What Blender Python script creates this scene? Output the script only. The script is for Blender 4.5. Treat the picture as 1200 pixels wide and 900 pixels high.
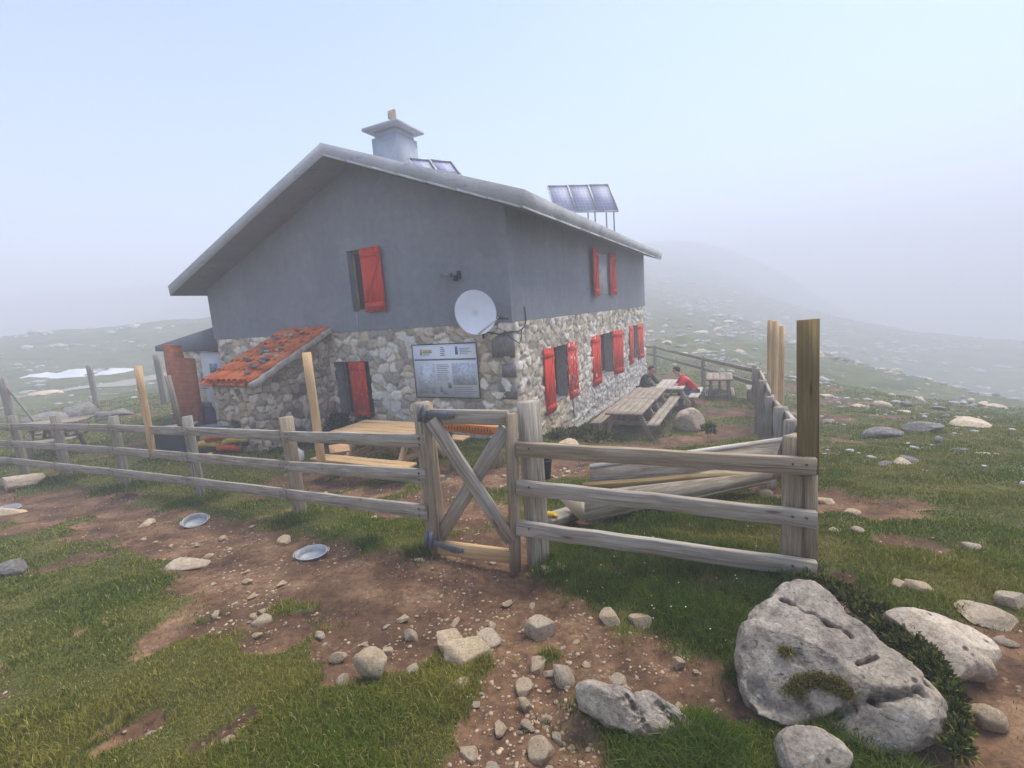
import bpy, math, random
import numpy as np
from mathutils import Vector, Matrix
random.seed(7); RNG = np.random.default_rng(7)
for o in list(bpy.data.objects): bpy.data.objects.remove(o)
S = bpy.context.scene
COL = S.collection
PI = math.pi
# ------------------------------------------------------------------ camera, sky, sun, exposure
F, CX, CY = 564.0, 600.0, 450.0
_d = np.array([265, -3700, -F]); _d /= np.linalg.norm(_d)
_U = -_d; _f = np.array([0, 0, -1.0]); _Y = _f - _U*np.dot(_f, _U); _Y /= np.linalg.norm(_Y)
RC = np.array([np.cross(_Y, _U), _Y, _U])
cam_d = bpy.data.cameras.new('camera'); cam = bpy.data.objects.new('camera', cam_d); COL.objects.link(cam)
cam.matrix_world = Matrix(RC.tolist()).to_4x4()
cam_d.sensor_width = 36; cam_d.lens = F*36/1200; cam_d.clip_end = 2000; cam_d.clip_start = 0.05
S.camera = cam
W = bpy.data.worlds.new('World'); S.world = W; W.use_nodes = True
wn = W.node_tree; bg = wn.nodes['Background']
sky = wn.nodes.new('ShaderNodeTexSky'); sky.sky_type = 'NISHITA'; sky.sun_disc = False
SUN_EL, SUN_AZ = math.radians(62), math.radians(58)     # azimuth measured from +Y towards +X
sky.sun_elevation = SUN_EL; sky.sun_rotation = SUN_AZ; sky.air_density = 1.0; sky.dust_density = 2.5; sky.ozone_density = 2.5; sky.altitude = 1500
wn.links.new(sky.outputs[0], bg.inputs[0]); bg.inputs[1].default_value = 0.09
sl = bpy.data.lights.new('sun', 'SUN'); sl.energy = 1.5; sl.angle = math.radians(40); sl.color = (1, .93, .82)
so = bpy.data.objects.new('sun', sl); COL.objects.link(so)
_sd = Vector((math.sin(SUN_AZ)*math.cos(SUN_EL), math.cos(SUN_AZ)*math.cos(SUN_EL), math.sin(SUN_EL)))
so.rotation_euler = _sd.to_track_quat('Z', 'Y').to_euler()
S.view_settings.view_transform = 'Standard'; S.view_settings.look = 'None'
S.view_settings.exposure = 1.9; S.view_settings.gamma = 1.0; S.view_settings.use_curve_mapping = False
S.render.engine = 'CYCLES'
cy = S.cycles
cy.use_denoising = True; cy.max_bounces = 5; cy.diffuse_bounces = 3; cy.glossy_bounces = 2; cy.transmission_bounces = 2
cy.volume_bounces = 2; cy.transparent_max_bounces = 4; cy.caustics_reflective = False; cy.caustics_refractive = False
HAZE_DENSITY = 0.0125

# ------------------------------------------------------------------ picture geometry: pixel + distance -> place
def ray(x, y):
    return RC @ np.array([(x-CX), -(y-CY), -F])/F
def at(x, y, D):
    r = ray(x, y); return r*(D/r[1])
sv = ray(880, 344); sv[2] = 0; sv /= np.linalg.norm(sv); gv = np.array([-sv[1], sv[0], 0])
C0 = at(598.75, 377.5, 9.0); CZ = C0[2]
def HP(g, s, z): return np.array([C0[0]+gv[0]*g+sv[0]*s, C0[1]+gv[1]*g+sv[1]*s, z])
def on_plane(x, y, p0, n):
    r = ray(x, y); return r*(np.dot(p0, n)/np.dot(r, n))
def H3(g, s, z): p = HP(g, s, z); return (p[0], p[1], z)
CP = [(0,0,-1.62),(-2,0,-1.62),(2,0,-1.6),(0,-6,-1.5),(-6,-4,-1.7),(6,-4,-1.6),
(-.67,3.5,-1.78),(-.05,3.25,-1.81),(-2.59,5.2,-2.12),(-4.58,6.5,-2.26),(-6.41,7.5,-2.35),(-8.2,8.4,-2.4),(-9.42,8.8,-2.4),
(1.75,2.75,-1.69),(-4,2.5,-1.85),(-8,4,-2.1),(3,1.5,-1.62),(5,5,-2.05),(4,3,-1.8),
H3(0,0,-2.45),H3(2.2,0,-2.5),H3(4.7,0,-2.5),H3(8.7,0,-2.5),H3(0,3.1,-2.97),H3(0,12.5,-3.32),H3(8.7,12.5,-2.9),H3(-3,6,-3.12),
(2.0,10.65,-3.0),(2.95,10.4,-3.03),H3(-1.5,5,-3.12),(8.5,17.8,-3.5),(11,19,-3.6),(6.5,24,-3.5),
(-15,14,-2.45),(-22,24,-2.5),(-40,40,-1.8),(-12,30,-2.4),(-20,45,-1.5),(-20,5,-2.4),(-30,0,-2.2),
(8,8,-2.7),(12,12,-3.6),(18,20,-5.2),(25,30,-7),(20,8,-3.6),(35,25,-7.5),(14,2,-2.2),(50,10,-6),
(70,60,-12),(120,60,-12),
(0,-40,2),(60,-30,-1),(-60,-30,-1),(140,0,-4),(-140,0,3),(160,-100,0),(-160,-100,0),(0,-140,4)]
CPa = np.array(CP, float)
_r = np.hypot(CPa[:, 0], CPa[:, 1]); _t = np.clip((_r-24)/36, 0, 1); CPa *= (1+2.1*_t*_t*(3-2*_t)*np.where(_r > 125, .4, 1))[:, None]
for _x, _y, _D in [(760,400,36),(800,400,44),(870,400,42),(820,372,66),(880,380,64),(960,420,48),(760,372,60),(800,345,105),(870,356,110),(930,385,95),(780,310,165),(840,318,170),(900,345,180),(960,385,170),(790,284,235),(850,292,240),(920,322,250),(1000,372,240),(1100,395,240),(700,300,240),(1180,400,120),(1200,410,250),
  (30,430,44),(180,424,48),(60,404,105),(200,398,115),(0,380,190),(140,374,195),(60,362,222),(170,354,226),(40,345,255),(200,335,258),(-200,380,230),(350,320,250),(520,310,250),(500,360,120),(350,375,110),(790,300,320),(40,355,320),(1000,385,320),(400,335,320)]:
    CPa = np.vstack([CPa, at(_x, _y, _D)])
def _tps(r): return np.where(r > 1e-9, r*r*np.log(r+1e-12), 0)
_n = len(CPa); _K = _tps(np.linalg.norm(CPa[:, None, :2]-CPa[None, :, :2], axis=2))+np.eye(_n)*.02
_Q = np.c_[np.ones(_n), CPa[:, :2]]
_w = np.linalg.solve(np.block([[_K, _Q], [_Q.T, np.zeros((3, 3))]]), np.r_[CPa[:, 2], 0, 0, 0])
def hz(x, y):
    x = np.asarray(x, float); y = np.asarray(y, float); out = np.zeros(x.shape)
    xf, yf, of = x.reshape(-1), y.reshape(-1), out.reshape(-1)
    for i in range(0, len(xf), 40000):
        a, b = xf[i:i+40000], yf[i:i+40000]
        r = np.sqrt((a[:, None]-CPa[:, 0])**2+(b[:, None]-CPa[:, 1])**2)
        of[i:i+40000] = _tps(r) @ _w[:_n]+_w[_n]+_w[_n+1]*a+_w[_n+2]*b
    return out
def gp(px, py):
    r = ray(px, py); t = np.concatenate([np.arange(.8, 30, .01), np.arange(30, 420, .3)])
    p = r[None]*t[:, None]; i = np.where(p[:, 2]-hz(p[:, 0], p[:, 1]) < 0)[0]
    return p[i[0]] if len(i) else p[-1]
def _hash(ix, iy, seed):
    h = (ix.astype(np.int64)*374761393+iy.astype(np.int64)*668265263+seed*2147483647) & 0x7fffffff
    h = ((h ^ (h >> 13))*1274126177) & 0x7fffffff
    return ((h ^ (h >> 16)) & 0xffff)/65535.0
def vnoise(x, y, seed=0):
    x = np.asarray(x, float); y = np.asarray(y, float)
    ix, iy = np.floor(x), np.floor(y); fx, fy = x-ix, y-iy
    fx = fx*fx*(3-2*fx); fy = fy*fy*(3-2*fy)
    a, b, c, d = _hash(ix, iy, seed), _hash(ix+1, iy, seed), _hash(ix, iy+1, seed), _hash(ix+1, iy+1, seed)
    return (a*(1-fx)+b*fx)*(1-fy)+(c*(1-fx)+d*fx)*fy
def fbm(x, y, o=4, seed=0):
    s = 0; a = .5; n = 0
    for k in range(o):
        s = s+a*vnoise(np.asarray(x)*2**k, np.asarray(y)*2**k, seed+k*17); n += a; a *= .5
    return s/n
def vnoise3(p, seed=0):
    x, y, z = p[:, 0], p[:, 1], p[:, 2]; iz = np.floor(z); fz = z-iz; fz = fz*fz*(3-2*fz)
    a = np.array([vnoise(x, y, 0)])  # shape only
    def lay(k):
        return vnoise(x+k*37.17, y+k*91.73, seed)
    return lay(iz)*(1-fz)+lay(iz+1)*fz
def fbm3(p, o=4, seed=0):
    s = 0; a = .5; n = 0
    for k in range(o):
        s = s+a*vnoise3(p*2**k, seed+k*13); n += a; a *= .5
    return s/n
def sstep(a, b, x):
    t = np.clip((x-a)/(b-a), 0, 1); return t*t*(3-2*t)
# trodden earth, rank grass: strokes laid on the ground
DIRT = [((-60,590),.7),((30,588),.6),((95,596),.6),((165,612),.5),((235,632),.45),((300,655),.5),((365,690),.42),((350,655),.4),((440,672),.35),((500,690),.4),((200,640),.2),((-20,605),.5),((50,612),.35),((120,622),.3),((0,592),.45),((60,593),.42),((130,606),.4),((200,624),.4),((270,642),.48),((330,668),.5),((400,690),.42),((470,700),.42),((540,705),.42),((590,715),.4),((640,735),.36),((560,748),.3),((480,742),.28),((420,735),.25),
 ((330,735),.16),((260,728),.14),((220,735),.1),((560,668),.33),((575,640),.33),((620,790),.26),((590,840),.2),((545,865),.14),((640,880),.25),((690,765),.24),((750,780),.2),((800,800),.18),((850,825),.15),((590,905),.25),
 ((1160,830),.26),((1200,860),.4),((1170,780),.16),((1240,800),.4),((985,592),.32),((1030,600),.28),((960,580),.25),((1065,638),.16),((1010,688),.1),((1100,648),.1),((460,770),.1),((400,775),.1),
 ((545,600),.45),((560,560),.6),((430,578),.4),((480,592),.38),((520,575),.4),((400,565),.35),((850,505),.55),((855,485),.6),((835,470),.5),((805,515),.6),((770,522),.6),((720,525),.7),((670,535),.6),((645,550),.5),((690,515),.5),((150,835),.05),((190,838),.07),((100,735),.05),((270,850),.06),((230,870),.05)]
DIRT = [(gp(*p)[:2], r) for p, r in DIRT]
ISLE = [((385,722),.13),((330,715),.1),((85,612),.16),((535,770),.16),((640,765),.07)]
ISLE = [(gp(*p)[:2], r) for p, r in ISLE]
LUSH = [((700,640),.3),((760,650),.35),((820,660),.35),((880,675),.3),((760,610),.3),((840,610),.3),((660,665),.22),((700,690),.2),((800,710),.22),((850,740),.16),((890,790),.1),
 ((490,650),.18),((530,665),.16),((420,640),.16),((345,612),.25),((230,588),.3),((140,575),.4),((60,566),.4),((680,850),.14),((740,880),.16),((820,890),.14),((650,840),.1),((870,800),.12),((1010,895),.15),((1080,890),.15),
 ((270,525),.7),((340,525),.6),((400,515),.5),((640,512),.3),((690,515),.4),((730,500),.4)]
LUSH = [(gp(*p)[:2], r) for p, r in LUSH]
def strokes(x, y, L, soft=.35):
    m = np.zeros(np.shape(x))
    for c, r in L:
        d = np.sqrt((x-c[0])**2+(y-c[1])**2)
        m = np.maximum(m, 1-sstep(r*(1-soft), r*(1+soft*1.6), d))
    return m
def dirt_mask(x, y):
    n1 = fbm(x*2.2, y*2.2, 3, 3)-.5; n2 = fbm(x*9, y*9, 2, 8)-.5
    wx, wy = x+n1*.35+n2*.1, y+(fbm(x*2.2+40, y*2.2, 3, 5)-.5)*.35+n2*.1
    m = strokes(wx, wy, DIRT)-strokes(wx, wy, ISLE)*.9
    bare = sstep(.6, .7, fbm(x*.9+11, y*.9, 3, 21))*.7
    return np.clip(np.maximum(m, bare*(np.hypot(x, y) < 25)), 0, 1)
def bump(x, y, dm=None):
    if dm is None: dm = dirt_mask(x, y)
    r = np.hypot(x, y-2); k = np.clip(r/12, .0, 1)
    b = (fbm(x*1.6, y*1.6, 3, 1)-.5)*.07+(fbm(x*7, y*7, 3, 2)-.5)*.035
    return b-.045*dm+((fbm(x*13, y*13, 3, 71)-.5)*.04+(fbm(x*5, y*5, 2, 73)-.5)*.04)*dm*(r < 9)+(fbm(x*.22, y*.22, 4, 6)-.5)*1.1*sstep(14, 40, r)+(fbm(x*.6, y*.6, 3, 9)-.5)*.35*sstep(5, 14, r)*(x > 5)
def GZ(x, y):
    x = np.asarray([x], float); y = np.asarray([y], float); return float((hz(x, y)+bump(x, y))[0])

# ------------------------------------------------------------------ materials
def s2l(c):
    return tuple(((v/255)/12.92 if v/255 <= .04045 else ((v/255+.055)/1.055)**2.4) for v in c)
class NT:
    def __init__(s, name):
        s.m = bpy.data.materials.new(name); s.m.use_nodes = True; s.t = s.m.node_tree
        s.b = s.t.nodes['Principled BSDF']; s.b.inputs['Specular IOR Level'].default_value = .25
    def n(s, typ, **k):
        nd = s.t.nodes.new(typ)
        for a, v in k.items(): setattr(nd, a, v)
        return nd
    def l(s, a, b): s.t.links.new(a, b)
    def attr(s, name): return s.n('ShaderNodeAttribute', attribute_name=name)
    def mapping(s, vec, scale):
        m = s.n('ShaderNodeMapping'); m.inputs['Scale'].default_value = scale; s.l(vec, m.inputs['Vector']); return m.outputs[0]
    def noise(s, vec, scale, detail=4, rough=.55, dist=0):
        nd = s.n('ShaderNodeTexNoise'); nd.inputs['Scale'].default_value = scale; nd.inputs['Detail'].default_value = detail
        nd.inputs['Roughness'].default_value = rough; nd.inputs['Distortion'].default_value = dist
        if vec is not None: s.l(vec, nd.inputs['Vector'])
        return nd.outputs[0]
    def vor(s, vec, scale, feature='F1'):
        nd = s.n('ShaderNodeTexVoronoi', feature=feature); nd.inputs['Scale'].default_value = scale
        if vec is not None: s.l(vec, nd.inputs['Vector'])
        return nd
    def ramp(s, fac, stops):
        r = s.n('ShaderNodeValToRGB'); e = r.color_ramp.elements
        while len(e) < len(stops): e.new(.5)
        for i, (p, c) in enumerate(stops):
            e[i].position = p; e[i].color = (*c, 1) if len(c) == 3 else c
        s.l(fac, r.inputs[0]); return r.outputs[0]
    def mix(s, fac, a, b, mode='MIX'):
        m = s.n('ShaderNodeMix', data_type='RGBA', blend_type=mode)
        for sock, v in ((m.inputs[0], fac), (m.inputs[6], a), (m.inputs[7], b)):
            if isinstance(v, (int, float)): sock.default_value = v
            elif isinstance(v, tuple): sock.default_value = (*v, 1)
            else: s.l(v, sock)
        return m.outputs[2]
    def bumpn(s, h, strength=.5, dist=.01):
        b = s.n('ShaderNodeBump'); b.inputs['Strength'].default_value = strength; b.inputs['Distance'].default_value = dist
        s.l(h, b.inputs['Height']); s.l(b.outputs[0], s.b.inputs['Normal'])
    def col(s, v):
        if isinstance(v, tuple): s.b.inputs['Base Color'].default_value = (*v, 1)
        else: s.l(v, s.b.inputs['Base Color'])
    def rough(s, r): s.b.inputs['Roughness'].default_value = r
def g3(v): return (v, v, v)
def wood(name, dark, mid, light, blotch=None, amt=.5):
    M = NT(name); a = M.attr('pc').outputs['Vector']
    n = M.noise(M.mapping(a, (1.1, 26, 26)), 2.2, 7, .65, .6)
    c = M.ramp(n, [(.25, dark), (.48, mid), (.72, light)])
    n2 = M.noise(M.mapping(a, (2.2, 7, 7)), 1.3, 4, .6)
    if blotch: c = M.mix(M.ramp(n2, [(.45, g3(0)), (.7, g3(amt))]), c, blotch)
    kn = M.vor(M.mapping(a, (2.0, 9, 9)), 1.0).outputs['Distance']
    c = M.mix(M.ramp(kn, [(.05, g3(.75)), (.12, g3(0))]), c, tuple(v*.45 for v in dark))
    crack = M.ramp(M.noise(M.mapping(a, (.8, 60, 60)), 1.2, 3, .5), [(.28, g3(.7)), (.36, g3(0))])
    c = M.mix(crack, c, tuple(v*.35 for v in dark))
    M.col(c); M.rough(.85); M.bumpn(n, .5, .004); return M.m
def plain(name, c, rough=.6, metal=0, var=.25, scale=6, bumps=.15, spec=None):
    M = NT(name); tc = M.n('ShaderNodeTexCoord').outputs['Object']
    n = M.noise(tc, scale, 5, .6)
    M.col(M.ramp(n, [(.3, tuple(v*(1-var) for v in c)), (.7, tuple(min(1, v*(1+var)) for v in c))]))
    M.rough(rough); M.b.inputs['Metallic'].default_value = metal
    if bumps: M.bumpn(M.noise(tc, scale*6, 4), bumps, .004)
    return M.m
M_grey = wood('weathered grey wood', s2l((102,93,82)), s2l((162,152,137)), s2l((200,190,174)), s2l((146,126,104)), .6)
M_brown = wood('brown weathered wood', s2l((104,90,72)), s2l((156,140,118)), s2l((188,172,148)), s2l((130,110,86)), .6)
M_old = wood('dull grey post wood', s2l((94,90,80)), s2l((142,136,124)), s2l((172,165,152)), s2l((116,106,92)), .6)
M_tan = wood('green treated wood', s2l((88,72,44)), s2l((122,102,66)), s2l((146,126,86)), s2l((100,88,56)), .6)
M_fresh = wood('fresh sawn wood', s2l((168,132,90)), s2l((208,174,130)), s2l((228,202,162)), s2l((188,148,102)), .5)
M_pale = wood('pale bleached wood', s2l((150,140,124)), s2l((186,178,164)), s2l((214,208,196)), s2l((160,148,128)), .5)
M_trough = wood('weathered trough wood', s2l((104,94,80)), s2l((168,156,138)), s2l((204,194,178)), s2l((128,110,86)), .75)
M_white2 = wood('skylit board edge', s2l((176,172,164)), s2l((214,211,204)), s2l((232,230,224)))  # pale tone for a board edge, with sky light put into the colour
M_table = wood('old table wood', s2l((100,90,78)), s2l((156,144,128)), s2l((190,180,164)), s2l((126,110,92)), .6)
M_new = wood('new table wood', s2l((150,118,76)), s2l((196,160,112)), s2l((220,190,146)), s2l((166,136,96)), .5)
M_orange = wood('orange varnished wood', s2l((140,74,24)), s2l((198,112,40)), s2l((216,134,58)), s2l((160,84,28)), .6)
M_steel = plain('galvanised strap', s2l((120,122,126)), .55, .4, .25, 10)
M_alu = plain('worn aluminium', s2l((164,166,168)), .55, .35, .25, 9, .3)
M_black = plain('black plastic', (.018, .018, .02), .5)
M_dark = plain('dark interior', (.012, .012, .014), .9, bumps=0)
M_white = plain('white enamel', (.72, .73, .74), .4, 0, .06, 4, 0)
M_cable = plain('grey cable', (.08, .08, .085), .6, bumps=0)
def _red(name, peel):
    M = NT(name); a = M.attr('pc').outputs['Vector']
    n = M.noise(M.mapping(a, (1.5, 14, 14)), 2, 5, .6)
    c = M.ramp(n, [(.25, s2l((176,42,18))), (.5, s2l((220,58,26))), (.75, s2l((232,78,38)))])
    w = M.noise(M.mapping(a, (5, 9, 9)), 1.6, 3, .5)
    c = M.mix(M.ramp(w, [(.72-peel, g3(0)), (.75-peel, g3(.85))]), c, s2l((216,196,186)))
    M.col(c); M.rough(.6); M.bumpn(n, .3, .003); return M.m
M_red = _red('red shutter paint', -.05); M_redpeel = _red('flaking red paint', .17); M_redold = _red('worn red paint', .08)
def _render():
    M = NT('blue grey render'); p = M.n('ShaderNodeNewGeometry').outputs['Position']
    n = M.noise(p, .8, 5, .6); st = M.noise(M.mapping(p, (3, 3, .35)), 1.6, 4, .6)
    c = M.ramp(n, [(.3, s2l((130,132,138))), (.7, s2l((144,146,151)))])
    c = M.mix(M.ramp(st, [(.5, g3(0)), (.8, g3(.35))]), c, s2l((116,118,124)))
    pt = M.noise(M.mapping(p, (1, 1, 1.4)), .55, 3, .5); c = M.mix(M.ramp(pt, [(.56, g3(0)), (.585, g3(.3))]), c, s2l((150,153,158)))
    ck = M.vor(M.mapping(p, (1, 1, .8)), .55, 'DISTANCE_TO_EDGE'); cn_ = M.mix(M.ramp(M.noise(p, 1.1, 3), [(.52, g3(0)), (.6, g3(.2))]), g3(0), M.ramp(ck.outputs['Distance'], [(.002, g3(1)), (.008, g3(0))]))
    c = M.mix(cn_, c, s2l((84,86,92))); c = M.mix(.5, c, M.ramp(M.noise(p, 7, 6, .7), [(.3, g3(.8)), (.7, g3(1.15))]), 'MULTIPLY')
    M.col(c); M.rough(.9); M.bumpn(M.noise(p, 40, 5), .35, .006); return M.m
M_render = _render()
def _conc(name, a, b, stain):
    M = NT(name); p = M.n('ShaderNodeNewGeometry').outputs['Position']
    n = M.noise(p, 1.4, 6, .65); c = M.ramp(n, [(.3, a), (.7, b)])
    n2 = M.noise(M.mapping(p, (2, 2, 6)), 1.7, 6, .7)
    c = M.mix(M.ramp(n2, [(.56, g3(0)), (.7, g3(.7))]), c, stain)
    M.col(c); M.rough(.88); M.bumpn(M.noise(p, 18, 6, .7), .7, .015); return M.m
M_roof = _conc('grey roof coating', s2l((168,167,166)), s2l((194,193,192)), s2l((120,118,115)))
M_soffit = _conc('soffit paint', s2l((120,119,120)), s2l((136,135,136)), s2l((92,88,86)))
M_chim = _conc('light chimney render', s2l((158,164,174)), s2l((182,188,198)), s2l((136,140,148)))
M_drip = plain('pale drip edge', s2l((196,196,196)), .6, 0, .25, 3)
def _stone():
    M = NT('rubble stone'); a = M.attr('stone_col').outputs['Color']; p = M.n('ShaderNodeNewGeometry').outputs['Position']
    n = M.noise(p, 14, 6, .65); c = M.mix(.85, a, M.ramp(n, [(.25, g3(.62)), (.5, g3(1)), (.75, g3(1.3))]), 'MULTIPLY')
    n2 = M.noise(p, 2.1, 5, .7); c = M.mix(M.ramp(n2, [(.58, g3(0)), (.72, g3(.45))]), c, s2l((120,116,108)))
    M.col(c); M.rough(.92); M.bumpn(n, .6, .012); return M.m
M_stone = _stone()
def _lime(name, base, cream, dark, scale=1.0, streak=.6):
    M = NT(name); tc = M.n('ShaderNodeTexCoord').outputs['Object']; 
    n = M.noise(tc, 5*scale, 8, .68); c = M.ramp(n, [(.28, dark), (.46, base), (.7, cream)])
    n2 = M.noise(tc, 2.3*scale, 5, .6); c = M.mix(M.ramp(n2, [(.5, g3(0)), (.66, g3(.55))]), c, s2l((172,152,126)))
    w = M.noise(tc, 16*scale, 5, .7); c = M.mix(M.ramp(w, [(.6, g3(0)), (.68, g3(.55))]), c, s2l((206,206,206)))
    pit = M.vor(M.mapping(tc, (1, 1, 1)), 9*scale).outputs['Distance']
    pm = M.mix(M.ramp(M.noise(tc, 3.1*scale, 3), [(.56, g3(0)), (.6, g3(1))]), g3(0), M.ramp(pit, [(.16, g3(.85)), (.26, g3(0))]))
    c = M.mix(pm, c, (.03, .03, .028))
    f = M.noise(tc, 34*scale, 6, .75); c = M.mix(.9, c, M.ramp(f, [(.3, g3(.5)), (.5, g3(1)), (.72, g3(1.35))]), 'MULTIPLY')
    dk_ = M.noise(M.mapping(tc, (1, 1, 2.5)), 6.5*scale, 6, .7, 1.2); c = M.mix(M.ramp(dk_, [(.58, g3(0)), (.66, g3(streak))]), c, tuple(v*.45 for v in dark))
    M.col(c); M.rough(.93); M.bumpn(M.mix(.5, n, f), 1.0, .03/scale); return M.m
M_lime = _lime('grey limestone', s2l((128,124,120)), s2l((166,162,156)), s2l((82,78,74)))
M_big = _lime('boulder limestone', s2l((146,135,121)), s2l((190,178,160)), s2l((88,79,70)), 2.2, .85)
M_bigp = _lime('pink boulder limestone', s2l((190,172,150)), s2l((218,204,182)), s2l((138,120,102)), 2.0, .3)
M_pink = _lime('pale limestone', s2l((212,190,160)), s2l((236,220,196)), s2l((176,154,126)), 1.0, .15)
M_chip = _lime('earthy stone', s2l((222,194,154)), s2l((244,226,196)), s2l((190,160,122)), 1.0, .15)
def _ground():
    M = NT('turf and earth'); p = M.n('ShaderNodeNewGeometry').outputs['Position']
    d = M.attr('dirt').outputs['Fac']; fr = M.attr('far').outputs['Fac']
    n = M.noise(p, 3.0, 6, .6); n3 = M.noise(p, 26, 5, .65)
    dirt = M.ramp(n, [(.3, s2l((70,51,37))), (.5, s2l((108,80,58))), (.72, s2l((146,115,86)))])
    dirt = M.mix(.9, dirt, M.ramp(n3, [(.3, g3(.45)), (.5, g3(1)), (.7, g3(1.45))]), 'MULTIPLY'); dirt = M.mix(M.ramp(M.noise(p, 1.3, 5, .65), [(.48, g3(0)), (.66, g3(.6))]), dirt, s2l((70,54,42)))
    pe = M.vor(p, 34); dirt = M.mix(M.mix(M.ramp(pe.outputs['Distance'], [(.2, g3(.8)), (.32, g3(0))]), g3(0), M.ramp(M.noise(p, 4.5, 3), [(.52, g3(0)), (.6, g3(1))])), dirt, s2l((150,130,108)))
    turf = M.ramp(M.noise(p, 1.1, 5, .6), [(.3, s2l((66,66,32))), (.5, s2l((84,86,40))), (.7, s2l((104,98,54)))])
    turf = M.mix(.8, turf, M.ramp(M.noise(p, 40, 4, .7), [(.3, g3(.55)), (.7, g3(1.4))]), 'MULTIPLY')
    hill = M.ramp(M.noise(p, .55, 7, .7), [(.34, s2l((66,74,42))), (.5, s2l((88,96,54))), (.62, s2l((108,104,72))), (.75, s2l((124,114,92)))])
    hill = M.mix(.7, hill, M.ramp(M.noise(p, 5, 6, .75), [(.3, g3(.5)), (.7, g3(1.45))]), 'MULTIPLY')
    turf = M.mix(fr, turf, hill)
    e = M.mix(.35, d, M.noise(p, 12, 5, .7)); e = M.ramp(e, [(.36, g3(0)), (.5, g3(1))])
    e = M.mix(M.ramp(d, [(.02, g3(0)), (.15, g3(1))]), g3(0), e)
    M.col(M.mix(e, turf, dirt)); M.rough(.95); M.bumpn(M.mix(.5, n3, M.noise(p, 90, 4, .7)), .7, .02); return M.m
M_ground = _ground()
def leafmat(name, trans=.25):
    M = NT(name); a = M.attr('tint').outputs['Color']; M.t.nodes.remove(M.b)
    d = M.n('ShaderNodeBsdfDiffuse'); t = M.n('ShaderNodeBsdfTranslucent'); x = M.n('ShaderNodeMixShader'); x.inputs[0].default_value = trans
    M.l(a, d.inputs[0]); M.l(a, t.inputs[0]); M.l(d.outputs[0], x.inputs[1]); M.l(t.outputs[0], x.inputs[2])
    M.l(x.outputs[0], M.t.nodes['Material Output'].inputs[0]); return M.m
M_grass = leafmat('grass blades'); M_leaf = leafmat('leaf green', .2)
def _tile():
    M = NT('terracotta tile'); a = M.attr('pc').outputs['Vector']; tc = M.n('ShaderNodeNewGeometry').outputs['Position']
    r = M.n('ShaderNodeTexWhiteNoise'); 
    n = M.noise(tc, 3.2, 5, .65); c = M.ramp(n, [(.3, s2l((156,72,36))), (.5, s2l((214,112,58))), (.72, s2l((230,146,90)))])
    c = M.mix(M.ramp(M.noise(tc, 9, 5, .7), [(.56, g3(0)), (.7, g3(.6))]), c, s2l((120,104,92)))
    M.col(c); M.rough(.85); M.bumpn(M.noise(tc, 40, 4), .3, .004); return M.m
M_tile = _tile()
def _brick():
    M = NT('hollow clay brick'); a = M.attr('pc').outputs['Vector']
    b = M.n('ShaderNodeTexBrick'); M.l(a, b.inputs['Vector']); b.inputs['Scale'].default_value = 1
    for k, v in (('Brick Width', .24), ('Row Height', .11), ('Mortar Size', .006)): b.inputs[k].default_value = v
    b.inputs['Color1'].default_value = (*s2l((186,108,66)), 1); b.inputs['Color2'].default_value = (*s2l((166,92,56)), 1); b.inputs['Mortar'].default_value = (*s2l((146,88,62)), 1)
    n = M.noise(a, 6, 5, .6); c = M.mix(.7, b.outputs[0], M.ramp(n, [(.3, g3(.7)), (.7, g3(1.2))]), 'MULTIPLY')
    M.col(c); M.rough(.9); M.bumpn(b.outputs['Fac'], -.4, .01); return M.m
M_brick = _brick()
def _solar():
    M = NT('solar cells'); a = M.attr('pc').outputs['Vector']
    b = M.n('ShaderNodeTexBrick', offset=0); M.l(a, b.inputs['Vector']); b.inputs['Scale'].default_value = 1
    for k, v in (('Brick Width', .125), ('Row Height', .125), ('Mortar Size', .006)): b.inputs[k].default_value = v
    b.inputs['Color1'].default_value = (*s2l((158,162,190)), 1); b.inputs['Color2'].default_value = (*s2l((168,169,184)), 1); b.inputs['Mortar'].default_value = (*s2l((196,200,208)), 1)  # cells paled to lavender: sky reflection is put into the base colour
    M.col(b.outputs[0]); M.rough(.6); M.b.inputs['Specular IOR Level'].default_value = .3; return M.m
M_solar = _solar()
def _glass():
    M = NT('dark window glass'); M.col((.03, .035, .04)); M.rough(.08); M.b.inputs['Specular IOR Level'].default_value = .6; return M.m
M_glass = _glass()
def _map(name, a, b, c3, sc):
    M = NT(name); v = M.attr('pc').outputs['Vector']; n = M.noise(v, sc, 6, .6, .8)
    c = M.ramp(n, [(.35, a), (.5, b), (.62, c3)])
    ln = M.noise(v, sc*1.7, 2, .5, 1.5); c = M.mix(M.ramp(ln, [(.485, g3(0)), (.5, g3(.5)), (.515, g3(0))]), c, (.25, .27, .3))
    M.col(c); M.rough(.4); return M.m
M_map1 = _map('printed relief map', s2l((196,206,216)), s2l((226,232,238)), s2l((240,243,246)), 14)
M_map2 = _map('printed route map', s2l((184,200,216)), s2l((210,221,230)), s2l((232,238,242)), 18)
M_board = plain('white board face', s2l((246,248,249)), .35, 0, .03, 2, 0)
M_ink = plain('grey print', s2l((150,158,170)), .5, bumps=0); M_band = plain('slate print', s2l((118,134,148)), .5, bumps=0)
M_yel = plain('yellow print', s2l((214,196,120)), .5, bumps=0); M_blu = plain('blue print', s2l((112,140,190)), .5, bumps=0)

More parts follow.
